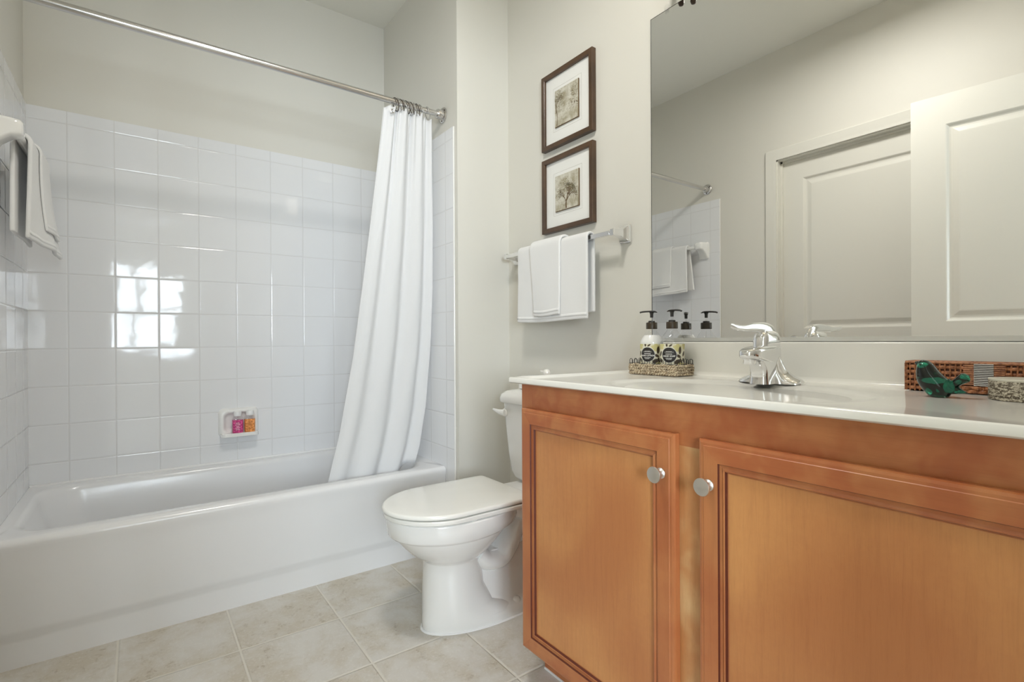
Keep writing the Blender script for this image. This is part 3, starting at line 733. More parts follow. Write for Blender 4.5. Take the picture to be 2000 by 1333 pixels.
# countertop with integral oval basin
def countertop():
    t = thing('vanity_countertop', (1.12, .59, CZ1), 'glossy off white countertop with integral oval basin, on the wood vanity', 'countertop')
    x0, x1, y0, y1, zt, zb, zl = .834, W - .001, .020, 1.157, .838, CZ1 + .0002, .8458
    xc, yc = 1.075, .655; N = 96
    def ell(ax, ay, z, sq=2.25):
        return [(xc + ax * (1 if cos(2 * pi * k / N) >= 0 else -1) * abs(cos(2 * pi * k / N)) ** (2 / sq), yc + ay * (1 if sin(2 * pi * k / N) >= 0 else -1) * abs(sin(2 * pi * k / N)) ** (2 / sq), z) for k in range(N)]
    def rect(ins, z, insx=None):
        a0, a1, b0, b1 = x0 + (insx if insx is not None else ins), x1, y0 + ins, y1 - ins
        out = []
        for k in range(N):   # project ellipse directions on the rectangle
            dx, dy = cos(2 * pi * k / N), sin(2 * pi * k / N)
            s_ = min((a1 - xc) / dx if dx > 1e-6 else 9, (a0 - xc) / dx if dx < -1e-6 else 9, (b1 - yc) / dy if dy > 1e-6 else 9, (b0 - yc) / dy if dy < -1e-6 else 9)
            out.append([xc + dx * s_, yc + dy * s_, z])
        for cx, cy in ((a0, b0), (a0, b1), (a1, b0), (a1, b1)):   # snap nearest to the corners
            j = min(range(N), key=lambda k: (out[k][0] - cx) ** 2 + (out[k][1] - cy) ** 2); out[j][0], out[j][1] = cx, cy
        return [tuple(p) for p in out]
    R = [rect(.004, zb), rect(.0, zb + .003), rect(0, zl - .003), rect(.003, zl), rect(.010, zl), rect(.017, zt + .0015), rect(.024, zt)]
    R += [ell(.200, .305, zt), ell(.190, .292, zt - .0006), ell(.182, .282, zt - .0045), ell(.172, .268, zt - .0075), ell(.160, .245, zt - .009), ell(.152, .236, zt - .0115), ell(.148, .232, zt - .015), ell(.140, .222, zt - .022), ell(.122, .196, zt - .038), ell(.098, .158, zt - .062), ell(.068, .108, zt - .090), ell(.038, .055, zt - .106), ell(.02, .02, zt - .110)]
    mb = MB(); mb.loft(R, True, True, True); mb.build('counter_slab', 'marble', t, smooth=50)
    mb = MB(); mb.box((W - .021, y0, zt - .001), (W - .0005, y1 - .010, .9400)); mb.build('backsplash', 'marble', t, bevel=.004, seg=3)
    R = []; mb = MB()   # coved joint
    for k in range(6):
        a = radians(90 * k / 5); R.append([(W - .021 - .012 * (1 - sin(a)), y0, zt + .012 * (1 - cos(a))), (W - .021 - .012 * (1 - sin(a)), y1 - .01, zt + .012 * (1 - cos(a)))])
    mb.loft(R, False); mb.build('cove', 'marble', t, smooth=180, recalc=False)
    MB().lathe([(0, 0), (.021, 0), (.021, .003), (.017, .004), (.004, .002), (0, .002)], (xc, yc, zt - .1105), 24).build('drain', 'chrome', t)
countertop()
ZT = .838

# ------------------------------------------------------------ mirror
MA = radians(MIRROR_DEG)
def mp(y, z, d):     # the sheet leans a hair off the wall towards the room's door
    return Vector((W - .0065 - (1.115 - y) * math.tan(MA) * MIRROR_SIGN - d, y, z))
def mirror():
    t = thing('wall_mirror', (W - .008, .56, .953), 'large frameless mirror on clips above the white backsplash', 'mirror')
    y0, y1, z0, z1 = -.02, 1.112, .9525, 2.022
    mb = MB(); mb.face([mb.vert(mp(y, z, .0)) for y, z in ((y0, z0), (y1, z0), (y1, z1), (y0, z1))])
    mb.build('glass', 'mirror', t, smooth=0, recalc=False)
    mb = MB(); th = .0045
    for (a, b) in (((y1, z0), (y1, z1)), ((y1, z1), (y0, z1)), ((y0, z1), (y0, z0))):
        mb.face([mb.vert(mp(*a, 0)), mb.vert(mp(*b, 0)), mb.vert(mp(*b, -th)), mb.vert(mp(*a, -th))])
    mb.build('edge', 'mirror_edge', t, smooth=0, recalc=False)
    mb = MB(); e = .0015     # dark bevel line round the glass
    for p, q in (((y1 - e, z0), (y1, z1)), ((y0, z1 - e), (y1, z1))):
        mb.face([mb.vert(mp(p[0], p[1], .0004)), mb.vert(mp(q[0], p[1], .0004)), mb.vert(mp(q[0], q[1], .0004)), mb.vert(mp(p[0], q[1], .0004))])
    mb.build('bevel_line', 'mirror_edge', t, smooth=0, recalc=False)
    for y in (1.045, .30):
        mb = MB(); mb.lathe([(0, 0), (.010, 0), (.011, .003), (.009, .007), (0, .008)], mp(y, z1 + .006, -.002), 18, (-1, 0, 0))
        mb.box(mp(y + .007, z1 - .012, .0005), mp(y - .007, z1 + .004, .004)); mb.build('clip', 'clear', t, bevel=.001)
    mb = MB(); a, b = mp(1.114, .9415, .004), mp(y0, .9415, .004)
    mb.loft([[p + Vector((.0095, 0, 0)), p, p + Vector((0, 0, .011)), p + Vector((.003, 0, .011)), p + Vector((.003, 0, .002)), p + Vector((.0095, 0, .002))] for p in (a, b)])
    mb.build('bottom_channel', 'channel', t, smooth=0)
MAT['channel'] = new_mat('satin_channel', (.72, .72, .69), .3, .6)[0]
mirror()
# light fixture over the mirror
t = thing('vanity_light', (1.37, .58, 2.09), 'dark bronze light bar over the mirror, just showing at the top', 'light fixture')
mb = MB(); mb.box((W - .024, .10, 2.085), (W - .0005, 1.03, 2.20)); mb.build('backplate', 'bronze', t, bevel=.006)
for y in VAN_Y:
    mb = MB(); mb.tube(catmull([(W - .02, y, 2.14), (1.33, y, 2.13), (1.29, y, 2.15), (1.27, y, 2.18)], 6), .008, 10)
    mb.lathe([(0, 0), (.028, 0), (.030, .012), (.026, .02), (0, .022)], (1.27, y, 2.168), 20)
    a = mb.build('arm', 'bronze', t)
    mb = MB(); mb.lathe([(.030, 0), (.048, .03), (.060, .075), (.066, .12), (.070, .13)], (1.27, y, 2.19), 24, cap0=False, cap1=False)
    mb.build('glass_shade', 'glow', t, recalc=False)
# bottom corner finial of the fixture seen at the top edge of the photo
for y, x, z in ((1.020, 1.355, 2.035), (.985, 1.34, 2.028)):
    mb = MB(); mb.lathe([(0, 0), (.007, .002), (.010, .010), (.008, .018), (.012, .024), (.010, .06)], (x, y, z), 18); mb.build('finial', 'bronze', t)
# added ceiling light, unseen above the frame, put in to brighten the room
t = thing('added_ceiling_light', (.42, .95, ZC), 'added flush dome light, unseen on the bathroom ceiling, brightening the room', 'light fixture')
MB().lathe([(0, 0), (.15, 0), (.15, -.02), (.135, -.028)], (.42, .95, ZC - .0005), 36).build('base', 'nickel', t)
MB().lathe([(.132, -.026), (.125, -.045), (.09, -.068), (.04, -.078), (0, -.08)], (.42, .95, ZC), 36, cap0=False, cap1=False).build('dome', 'glow', t, recalc=False)

# ------------------------------------------------------------ framed prints
def print_tex(name, seed):
    m, nt, b = new_mat(name, srgb(176, 170, 150), .6)
    co = coords(nt); n1 = noise(nt, co, 26, 4, .6, .4); n2 = noise(nt, co, 120, 3, .6)
    c = mixc(nt, ramp(nt, n1, .32, .66), srgb(160, 152, 128), srgb(206, 203, 190))
    c = mixc(nt, M_(nt, 'MULTIPLY', ramp(nt, n2, .55, .72), .5), c, srgb(132, 120, 92))
    sock(nt, c, b.inputs['Base Color']); sock(nt, bump(nt, n2, .3, .001), b.inputs['Normal'])
    return m
MAT['bark_ink'] = new_mat('tree_ink', srgb(104, 84, 56), .6)[0]
MAT['pale_ink'] = new_mat('pale_leaf', srgb(214, 210, 194), .6)[0]
MAT['olive_ink'] = new_mat('olive_leaf', srgb(134, 124, 84), .6)[0]
def picture(z0, z1, label, two, seed):
    y0, y1, xf = 1.3725, 1.6715, W - .0215
    t = thing('framed_print', (W - .012, (y0 + y1) / 2, z0), label, 'framed print', 'framed tree prints')
    fw = .0195
    rings = []
    for ins, x in ((.0, W - .0006), (.0, xf + .001), (.001, xf), (fw - .002, xf), (fw, xf + .002), (fw, W - .008)):
        rings.append([(x, y0 + ins, z0 + ins), (x, y1 - ins, z0 + ins), (x, y1 - ins, z1 - ins), (x, y0 + ins, z1 - ins)])
    mb = MB(); mb.loft(rings, True, False, False); mb.build('frame', 'frame', t, smooth=0)
    xm = W - .010
    mb = MB(); mb.box((xm, y0 + fw - .001, z0 + fw - .001), (W - .004, y1 - fw + .001, z1 - fw + .001)); mt = mb.build('mat_board', 'mat', t, smooth=0)
    a0, a1, b0, b1 = y0 + .082, y1 - .080, z0 + .081, z1 - .083
    mb = MB()      # ruled line round the plaque
    g = .015; lw = .0009
    for p, q in (((a0 - g, b0 - g), (a1 + g, b0 - g + lw)), ((a0 - g, b1 + g), (a1 + g, b1 + g + lw)), ((a0 - g, b0 - g), (a0 - g + lw, b1 + g)), ((a1 + g, b0 - g), (a1 + g + lw, b1 + g))):
        mb.box((xm - .0004, p[0], p[1]), (xm + .001, q[0], q[1]))
    mb.build('ruled_line', 'ruled', mt, smooth=0)
    xp = xm - .0055
    mb = MB(); mb.box((xp, a0, b0), (xm, a1, b1)); pl = mb.build('art_plaque', print_tex('plaque_%d' % seed, seed), t, bevel=.0012)
    mb = MB(); mb.box((xm - .0052, a0 - .0022, b0 - .0018), (xm - .0002, a0 - .0002, b1)); mb.box((xm - .0052, a0, b0 - .0018), (xm - .0002, a1, b0 - .0002)); mb.build('plaque_edge', 'bark_ink', pl, smooth=0)
    rr = random.Random(seed); mb = MB(); bt = MB(); aw, ah = a1 - a0, b1 - b0
    # image left = +Y
    def P(u, v): return Vector((xp - .0006, a1 - u * aw, b0 + v * ah))
    def flake(u, v, s_, ang, mi):
        pts = []
        for k in range(5):
            a = ang + 2 * pi * k / 5; q = P(u, v) + Vector((0, cos(a) * s_, sin(a) * s_ * .75))
            pts.append(mb.vert((q.x - .0002 * mi, min(a1 - .001, max(a0 + .001, q.y)), min(b1 - .001, max(b0 + .001, q.z)))))
        mb.face(pts, mi)
    def branch(u, v, ang, ln, wd, lev):
        p, q = P(u, v), P(u + ln * sin(ang), v + ln * cos(ang))
        if not (a0 < q.y < a1 and b0 < q.z < b1): return
        bt.tube([p, p.lerp(q, .5) + Vector((0, rr.uniform(-.001, .001), 0)), q], [wd, wd * .85, wd * .65], 6, 0)
        if lev == 0:
            for _ in range(4): flake(u + ln * sin(ang) + rr.uniform(-.05, .05), v + ln * cos(ang) + rr.uniform(-.04, .05), rr.uniform(.0010, .0021), rr.random() * 6, rr.choice((1, 1, 2, 0)))
            return
        for k in range(3 if lev > 1 else 2):
            branch(u + ln * sin(ang), v + ln * cos(ang), ang + rr.uniform(-.75, .75) + (k - 1) * .25, ln * rr.uniform(.62, .85), wd * .68, lev - 1)
    if two:
        branch(.10, .02, .03, .30, .0012, 4)
        for _ in range(330):
            u = rr.uniform(0, .46); v = rr.uniform(.36, .97)
            if (u - .15) ** 2 / .08 + (v - .66) ** 2 / .1 < 1: flake(u, v, rr.uniform(.0007, .0016), rr.random() * 6, rr.choice((2, 2, 2, 1, 0)))
        for _ in range(190):
            u = rr.uniform(.64, 1); v = rr.uniform(.26, .97)
            if rr.random() < .3 + .7 * (u - .64) / .36: flake(u, v, rr.uniform(.0011, .0026), rr.random() * 6, rr.choice((0, 0, 1, 2)))
    else:
        branch(.50, .02, .0, .20, .0018, 5); branch(.47, .02, -.02, .2, .0012, 4)
        for _ in range(200):
            a = rr.uniform(0, 6.28); r_ = sqrt(rr.random()); u = .5 + .40 * r_ * cos(a); v = .58 + .30 * r_ * sin(a)
            flake(u, v, rr.uniform(.0010, .0022), rr.random() * 6, rr.choice((1, 1, 0, 2)))
    bt.build('branch_pattern', 'bark_ink', pl, smooth=0, merge=False)
    mb.build('leaf_pattern', ['bark_ink', 'pale_ink', 'olive_ink'], pl, smooth=0, merge=False)['kind'] = 'stuff'
MAT['ruled'] = new_mat('ruled_grey', (.55, .54, .50), .7)[0]
picture(1.7385, 2.0505, 'upper walnut framed print, a tree at the left and leaves at the right', True, 11)
picture(1.3925, 1.7005, 'lower walnut framed print of one bare branching tree, just above the towel bar', False, 23)

# ------------------------------------------------------------ faucet
def faucet():
    c = Vector((1.272, .653, ZT)); t = thing('faucet', c, 'chrome single lever faucet standing behind the basin, under the mirror', 'faucet')
    def sec(x0, x1, hw, z, r=.010): return rrect(x0, x1, c.y - hw, c.y + hw, r, z, 6, 3)
    mb = MB()
    mb.loft([sec(1.210, 1.303, .0240, ZT + .0005, .016), sec(1.211, 1.303, .0230, ZT + .010, .015), sec(1.2125, 1.304, .0220, ZT + .028, .014), sec(1.209, 1.304, .0215, ZT + .042, .014), sec(1.200, 1.303, .0210, ZT + .053, .013), sec(1.192, 1.302, .0205, ZT + .060, .013), sec(1.20, 1.301, .0200, ZT + .078, .013), sec(1.235, 1.300, .018, ZT + .090, .013), sec(1.245, 1.298, .015, ZT + .094, .012)])
    # deck plate with swept wings
    R = []
    for d, h, hw in ((-.0785, .0010, .006), (-.077, .0075, .014), (-.070, .0125, .020), (-.058, .0175, .024), (-.046, .025, .025), (-.036, .036, .0245), (-.027, .052, .023), (-.020, .070, .020), (0, .078, .017), (.020, .070, .020), (.027, .052, .023), (.036, .036, .0245), (.046, .025, .025), (.058, .0175, .024), (.070, .0125, .020), (.077, .0075, .014), (.0785, .0010, .006)):
        r_ = []
        for k in range(17):
            a = pi * k / 16; r_.append((c.x + .006 - hw * cos(a), c.y + d, ZT + .0006 + h * (sin(a) ** .75 if a < pi * .62 else sin(a) ** .5) * (1 if a > pi * .6 else .55 + .45 * a / (pi * .6))))
        r_.append((c.x + .006 + hw, c.y + d, ZT + .0003)); r_.append((c.x + .006 - hw, c.y + d, ZT + .0003))
        R.append(r_)
    mb.loft(R)
    mb.build('body', 'chrome', t, smooth=50)
    mb = MB(); R = []     # spout: sections across Y-Z marching towards the basin
    for x, z0, z1, hw, r in ((1.290, .872, .934, .0205, .012), (1.262, .880, .9350, .0212, .0125), (1.235, .8865, .9340, .0222, .0125), (1.210, .8915, .9315, .0235, .0120), (1.190, .8950, .9290, .0240, .0115), (1.176, .8975, .9265, .0225, .0110), (1.166, .9000, .9240, .0185, .0095), (1.159, .9030, .9205, .0130, .0070), (1.156, .9065, .9165, .0070, .0040)):
        R.append([(x, y, z) for y, z, _ in rrect(c.y - hw, c.y + hw, z0, z1, r, 0, 6, 3)])
    mb.loft(R); mb.build('spout', 'chrome', t, smooth=60)
    mb = MB(); mb.lathe([(.0150, .012), (.0150, 0), (.0135, -.003), (.0118, -.003), (.0112, .0015), (0, .0015)], (1.182, c.y, .8905), 24, cap0=False); mb.build('aerator', 'chrome', t)
    mb = MB()             # domed skirt that the lever grows out of
    mb.loft([sec(1.219, 1.302, .0190, .9290, .016), sec(1.219, 1.303, .0190, .940, .016), sec(1.221, 1.302, .0185, .952, .015), sec(1.226, 1.297, .0160, .962, .013), sec(1.238, 1.284, .010, .968, .008)])
    pts = catmull([(1.304, c.y, .938), (1.298, c.y, .955), (1.276, c.y, .9690), (1.243, c.y, .9755), (1.200, c.y, .9765), (1.160, c.y, .9740), (1.122, c.y, .9760), (1.100, c.y, .9800)], 7)
    n = len(pts)
    mb.tube(pts, [(interp([(0, .006), (.3, .0062), (.55, .0040), (.8, .0026), (1, .0012)], i / n), interp([(0, .013), (.25, .0175), (.5, .0120), (.72, .0070), (.92, .0066), (1, .004)], i / n)) for i in range(n)], 18)
    mb.build('lever_handle', 'chrome', t, smooth=60)
    mb = MB(); mb.tube([(1.306, c.y, .880), (1.316, c.y, .884)], .003, 8); mb.tube([(1.314, c.y, .86), (1.314, c.y, .905)], .0022, 8); mb.lathe([(0, 0), (.004, .002), (.0045, .006), (0, .010)], (1.314, c.y, .903), 12)
    mb.build('lift_rod', 'chrome', t)
faucet()

# ------------------------------------------------------------ seagrass caddy with two pump bottles
KX0, KX1, KY0, KY1 = 1.261, 1.351, .919, 1.099
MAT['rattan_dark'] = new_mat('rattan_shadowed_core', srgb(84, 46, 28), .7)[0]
m, nt, b = new_mat('seagrass', srgb(186, 168, 138), .75)
co = coords(nt); n1 = noise(nt, co, 260, 3, .6); n2 = noise(nt, co, 60, 2)
c_ = mixc(nt, ramp(nt, n1, .40, .66), srgb(222, 208, 182), srgb(140, 116, 86)); c_ = mixc(nt, M_(nt, 'MULTIPLY', ramp(nt, n2, .5, .7), .4), c_, srgb(84, 64, 44))
sock(nt, c_, b.inputs['Base Color']); sock(nt, bump(nt, n1, .5, .001), b.inputs['Normal']); MAT['seagrass'] = m
def perim(x0, x1, y0, y1, r, n):
    base = rrect(x0, x1, y0, y1, r, 0, 10, 24); L = [Vector(p) for p in base]; L.append(L[0]); d = [0]
    for a, b_ in zip(L, L[1:]): d.append(d[-1] + (b_ - a).length)
    out = []; j = 0
    for k in range(n):
        s_ = d[-1] * k / n
        while d[j + 1] < s_: j += 1
        out.append(L[j].lerp(L[j + 1], (s_ - d[j]) / max(1e-9, d[j + 1] - d[j])))
    return out, d[-1]
def caddy():
    t = thing('seagrass_caddy', ((KX0 + KX1) / 2, (KY0 + KY1) / 2, ZT), 'woven seagrass caddy with black wire loops, in the counter corner under the two pump bottles', 'basket')
    mb = MB(); rr = random.Random(3); n = 300
    for row in range(4):
        P_, L = perim(KX0 + .002, KX1 - .002, KY0 + .002, KY1 - .002, .006, n); tw = int(L / .019); ph0 = rr.random() * 6
        for st in range(2):
            pts = []
            for k, p in enumerate(P_):
                q = P_[(k + 1) % n]; tg = (q - p).normalized(); nn = Vector((tg.y, -tg.x, 0)); a = 2 * pi * tw * k / n + ph0 + st * pi
                wob = .0007 * sin(k * .21 + row * 2)
                pts.append(p + nn * (.0024 * cos(a) + wob) + Vector((0, 0, ZT + .0072 + row * .0080 + .0025 * sin(a) + wob)))
            mb.tube(pts, .0027, 6, loop=True)
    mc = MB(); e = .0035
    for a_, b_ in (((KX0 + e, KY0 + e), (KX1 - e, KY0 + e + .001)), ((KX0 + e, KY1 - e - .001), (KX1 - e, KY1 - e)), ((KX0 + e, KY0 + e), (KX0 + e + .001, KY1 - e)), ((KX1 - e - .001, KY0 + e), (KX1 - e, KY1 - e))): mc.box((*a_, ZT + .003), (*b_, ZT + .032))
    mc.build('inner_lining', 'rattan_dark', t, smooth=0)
    mb.build('woven_side', 'seagrass', t, smooth=70)
    mb = MB(); mb.box((KX0 + .004, KY0 + .004, ZT + .001), (KX1 - .004, KY1 - .004, ZT + .0038)); mb.build('base_board', 'seagrass', t)
    mb = MB(); zt = ZT + .0352
    P_, L = perim(KX0 + .001, KX1 - .001, KY0 + .001, KY1 - .001, .006, 120)
    mb.tube([p + Vector((0, 0, zt)) for p in P_], .0012, 6, loop=True)
    mb.build('wire_rim', 'wire', t)
    mb = MB()
    def loop(a, b_):
        a = Vector(a); b_ = Vector(b_); pts = [a]
        for k in range(9): an = pi * k / 8; pts.append((a + b_) / 2 + (a - b_) / 2 * cos(an) + Vector((0, 0, .009 + .0055 * sin(an))))
        mb.tube(pts + [b_], .0009, 6)
    for k in range(9):
        y = lerp(KY0 + .012, KY1 - .012, k / 8)
        for x in (KX0 + .001, KX1 - .001): loop((x, y - .0058, zt), (x, y + .0058, zt))
    for k in range(4):
        x = lerp(KX0 + .013, KX1 - .013, k / 3)
        for y in (KY0 + .001, KY1 - .001): loop((x - .0058, y, zt), (x + .0058, y, zt))
    mb.build('wire_loops', 'wire', t)
caddy()
def text_poly(txt, size, bold=.0):
    cu = bpy.data.curves.new('tmp', 'FONT'); cu.body = txt; cu.size = size; cu.align_x = 'CENTER'; cu.align_y = 'CENTER'; cu.resolution_u = 2; cu.offset = bold
    o = bpy.data.objects.new('tmp', cu); COL.objects.link(o); bpy.context.view_layer.update()
    dg = bpy.context.evaluated_depsgraph_get(); me = o.evaluated_get(dg).to_mesh()
    v = [(p.co.x, p.co.y) for p in me.vertices]; f = [tuple(p.vertices) for p in me.polygons]
    o.evaluated_get(dg).to_mesh_clear(); bpy.data.objects.remove(o); bpy.data.curves.remove(cu)
    return v, f
def pump_bottle(cx, cy, word, label, fill, nd_, seed):
    z0 = ZT + .0042; r = .0358; ZL0, ZL1 = .852, .9345
    t = thing('pump_bottle', (cx, cy, z0), label, 'bottle', 'pump bottles in the seagrass caddy')
    prof = [(0, 0), (r - .004, 0), (r, .004), (r, .097), (r - .0012, .103), (r - .006, .113), (.0225, .124), (.0165, .131), (.0142, .136), (.0138, .139)]
    c = Vector((cx, cy, z0))
    mb = MB(); mb.lathe(prof, c, 40, cap1=False); mb.build('bottle', 'clear', t, smooth=50)
    if fill:
        rr_ = r - .0012; p2 = [(0, .001), (rr_ - .004, .001), (rr_, .005), (rr_, .097), (rr_ - .0015, .103), (rr_ - .0066, .1125), (rr_ - .012, .1195), (0, .1195)]
        mb = MB(); mb.lathe(p2, c, 40); mb.build('lotion', 'lotion', t, smooth=50)
    th0 = atan2(-cy, -cx) - (.38 if fill else .26)
    def wr(px, pz, k): rr_ = r + .0004 + .00012 * k; a = th0 + px / r; return (cx + rr_ * cos(a), cy + rr_ * sin(a), pz)
    mb = MB(); rows = [[wr(2 * pi * r * (k / 64 - .5), z, 0) for k in range(65)] for z in (ZL0, ZL1)]; mb.grid(rows, 0)
    rr = random.Random(seed)
    def poly(pts, mi, k):
        gx = sum(q[0] for q in pts) / len(pts); gz = sum(q[1] for q in pts) / len(pts); n = len(pts); prev = None
        for f_ in (1, .8, .6, .4, .2, .02):
            ring = [mb.vert(wr(gx + (x - gx) * f_, gz + (z - gz) * f_, k)) for x, z in pts]
            if prev:
                for i in range(n): mb.face((prev[i], prev[(i + 1) % n], ring[(i + 1) % n], ring[i]), mi)
            prev = ring
    def leaf(x, z, L, wd, ang, mi):
        pts = []
        for k in range(16):
            s_ = k / 16; a = 2 * pi * s_; u = -cos(a) * L / 2; v = sin(a) * wd / 2 * (1 - .35 * (1 - abs(cos(a))) * 0) * (abs(sin(a)) ** .25)
            pts.append((x + u * cos(ang) - v * sin(ang), z + u * sin(ang) + v * cos(ang)))
        pts = [(x_, min(ZL1 - .0004, max(ZL0 + .0004, z_))) for x_, z_ in pts]
        poly(pts, mi, 1 if mi == 1 else 2)
    def blob(x, z, rad):
        poly([(x + rad * (1 + .18 * sin(5 * a)) * cos(a), min(ZL1 - .0003, max(ZL0, z + rad * (1 + .18 * sin(5 * a)) * sin(a)))) for a in [2 * pi * k / 30 for k in range(30)]], 1, 1)
    rep = .078
    for base in (-rep, 0, rep):
        blob(base + .026, .9225, .0125); blob(base - .026, .928, .010); blob(base + .034, .872, .008); blob(base - .032, .868, .009)
        for x, z, L, wd, an in ((.0330, .915, .024, .0095, 1.5), (.0285, .898, .017, .0085, -.5), (.0245, .8815, .021, .0125, .5), (.0355, .885, .016, .007, 1.9), (-.0065, .931, .010, .006, 1.7), (.005, .930, .012, .005, .6), (-.0300, .905, .018, .008, 1.1), (-.0285, .885, .018, .010, -.8), (.012, .8585, .016, .008, .2), (-.012, .858, .014, .008, .5), (.030, .861, .016, .009, -.3), (-.030, .859, .014, .007, .9)):
            leaf(base + x, z, L, wd, an, 2)
    zc = .9015; R_ = .0222
    for rad, mi, k in ((R_ + .0012, 4, 3), (R_, 3, 4)): poly([(rad * cos(2 * pi * q / 48), zc + rad * sin(2 * pi * q / 48)) for q in range(48)], mi, k)
    v, f = text_poly(word, .0064, .00022); n = len(mb.v)
    for x, y in v: mb.vert(wr(x, zc - .0035 + y, 6))
    for q in f: mb.face([n + i for i in q], 4)
    for z, w_, h in ((zc + .0105, .017, .0011), (zc + .0082, .026, .0011), (zc + .0028, .020, .0022), (zc - .0098, .020, .0018), (zc - .0132, .015, .0014)):
        x = -w_ / 2
        while x < w_ / 2 - .001:
            L = rr.uniform(.0012, .0028); poly([(x, z - h / 2), (min(w_ / 2, x + L), z - h / 2), (min(w_ / 2, x + L), z + h / 2), (x, z + h / 2)], 4, 6); x += L + .0005
    leaf(0, zc + .0165, .006, .003, 1.57, 4)
    mb.build('label', ['cream', 'yellow', 'leafdark', 'ink', 'white_ink'], t, smooth=0, merge=False, recalc=False)
    # pump
    mb = MB(); mb.lathe([(0, .1385), (.0168, .1385), (.0170, .140), (.0170, .1575), (.0160, .159), (0, .159)], c, 36); mb.build('collar', 'brown_cap', t)
    mb = MB(); mb.lathe([(.0105, .159), (.0105, .163), (.009, .1645), (0, .1645)], c, 24); mb.build('neck_ring', 'black', t)
    mb = MB(); mb.lathe([(.0035, .1640), (.0035, .176)], c, 14, cap0=False, cap1=False); mb.build('stem', 'clear', t)
    d = Vector((*nd_, 0)).normalized(); mb = MB(); top = c + Vector((0, 0, .1745))
    mb.lathe([(0, 0), (.0048, 0), (.0052, .012), (.0075, .0165), (0, .0185)], top, 18)
    hp = catmull([top - d * .017 + Vector((0, 0, .0165)), top - d * .008 + Vector((0, 0, .0190)), top + Vector((0, 0, .0195)), top + d * .018 + Vector((0, 0, .0190)), top + d * .032 + Vector((0, 0, .0175)), top + d * .037 + Vector((0, 0, .0155))], 5)
    nn = len(hp); mb.tube(hp, [(interp([(0, .0012), (.15, .0028), (1, .0026)], i / nn), interp([(0, .004), (.25, .0078), (.6, .006), (1, .0032)], i / nn)) for i in range(nn)], 14)
    mb.build('pump_head', 'black', t, smooth=50)
    mb = MB(); mb.tube([c + Vector((0, 0, .13)), c + Vector((.002, .002, .02))], .0016, 8)
    if not fill: mb.build('dip_tube', 'clear', t)
pump_bottle(1.3065, 1.0420, 'HAND LOTION', 'pump bottle of white lotion, label reading HAND LOTION, in the seagrass caddy', True, (-.81, .59), 2)
pump_bottle(1.3065, .9660, 'HAND SOAP', 'pump bottle of clear liquid, label reading HAND SOAP, in the seagrass caddy', False, (-.12, -.99), 5)

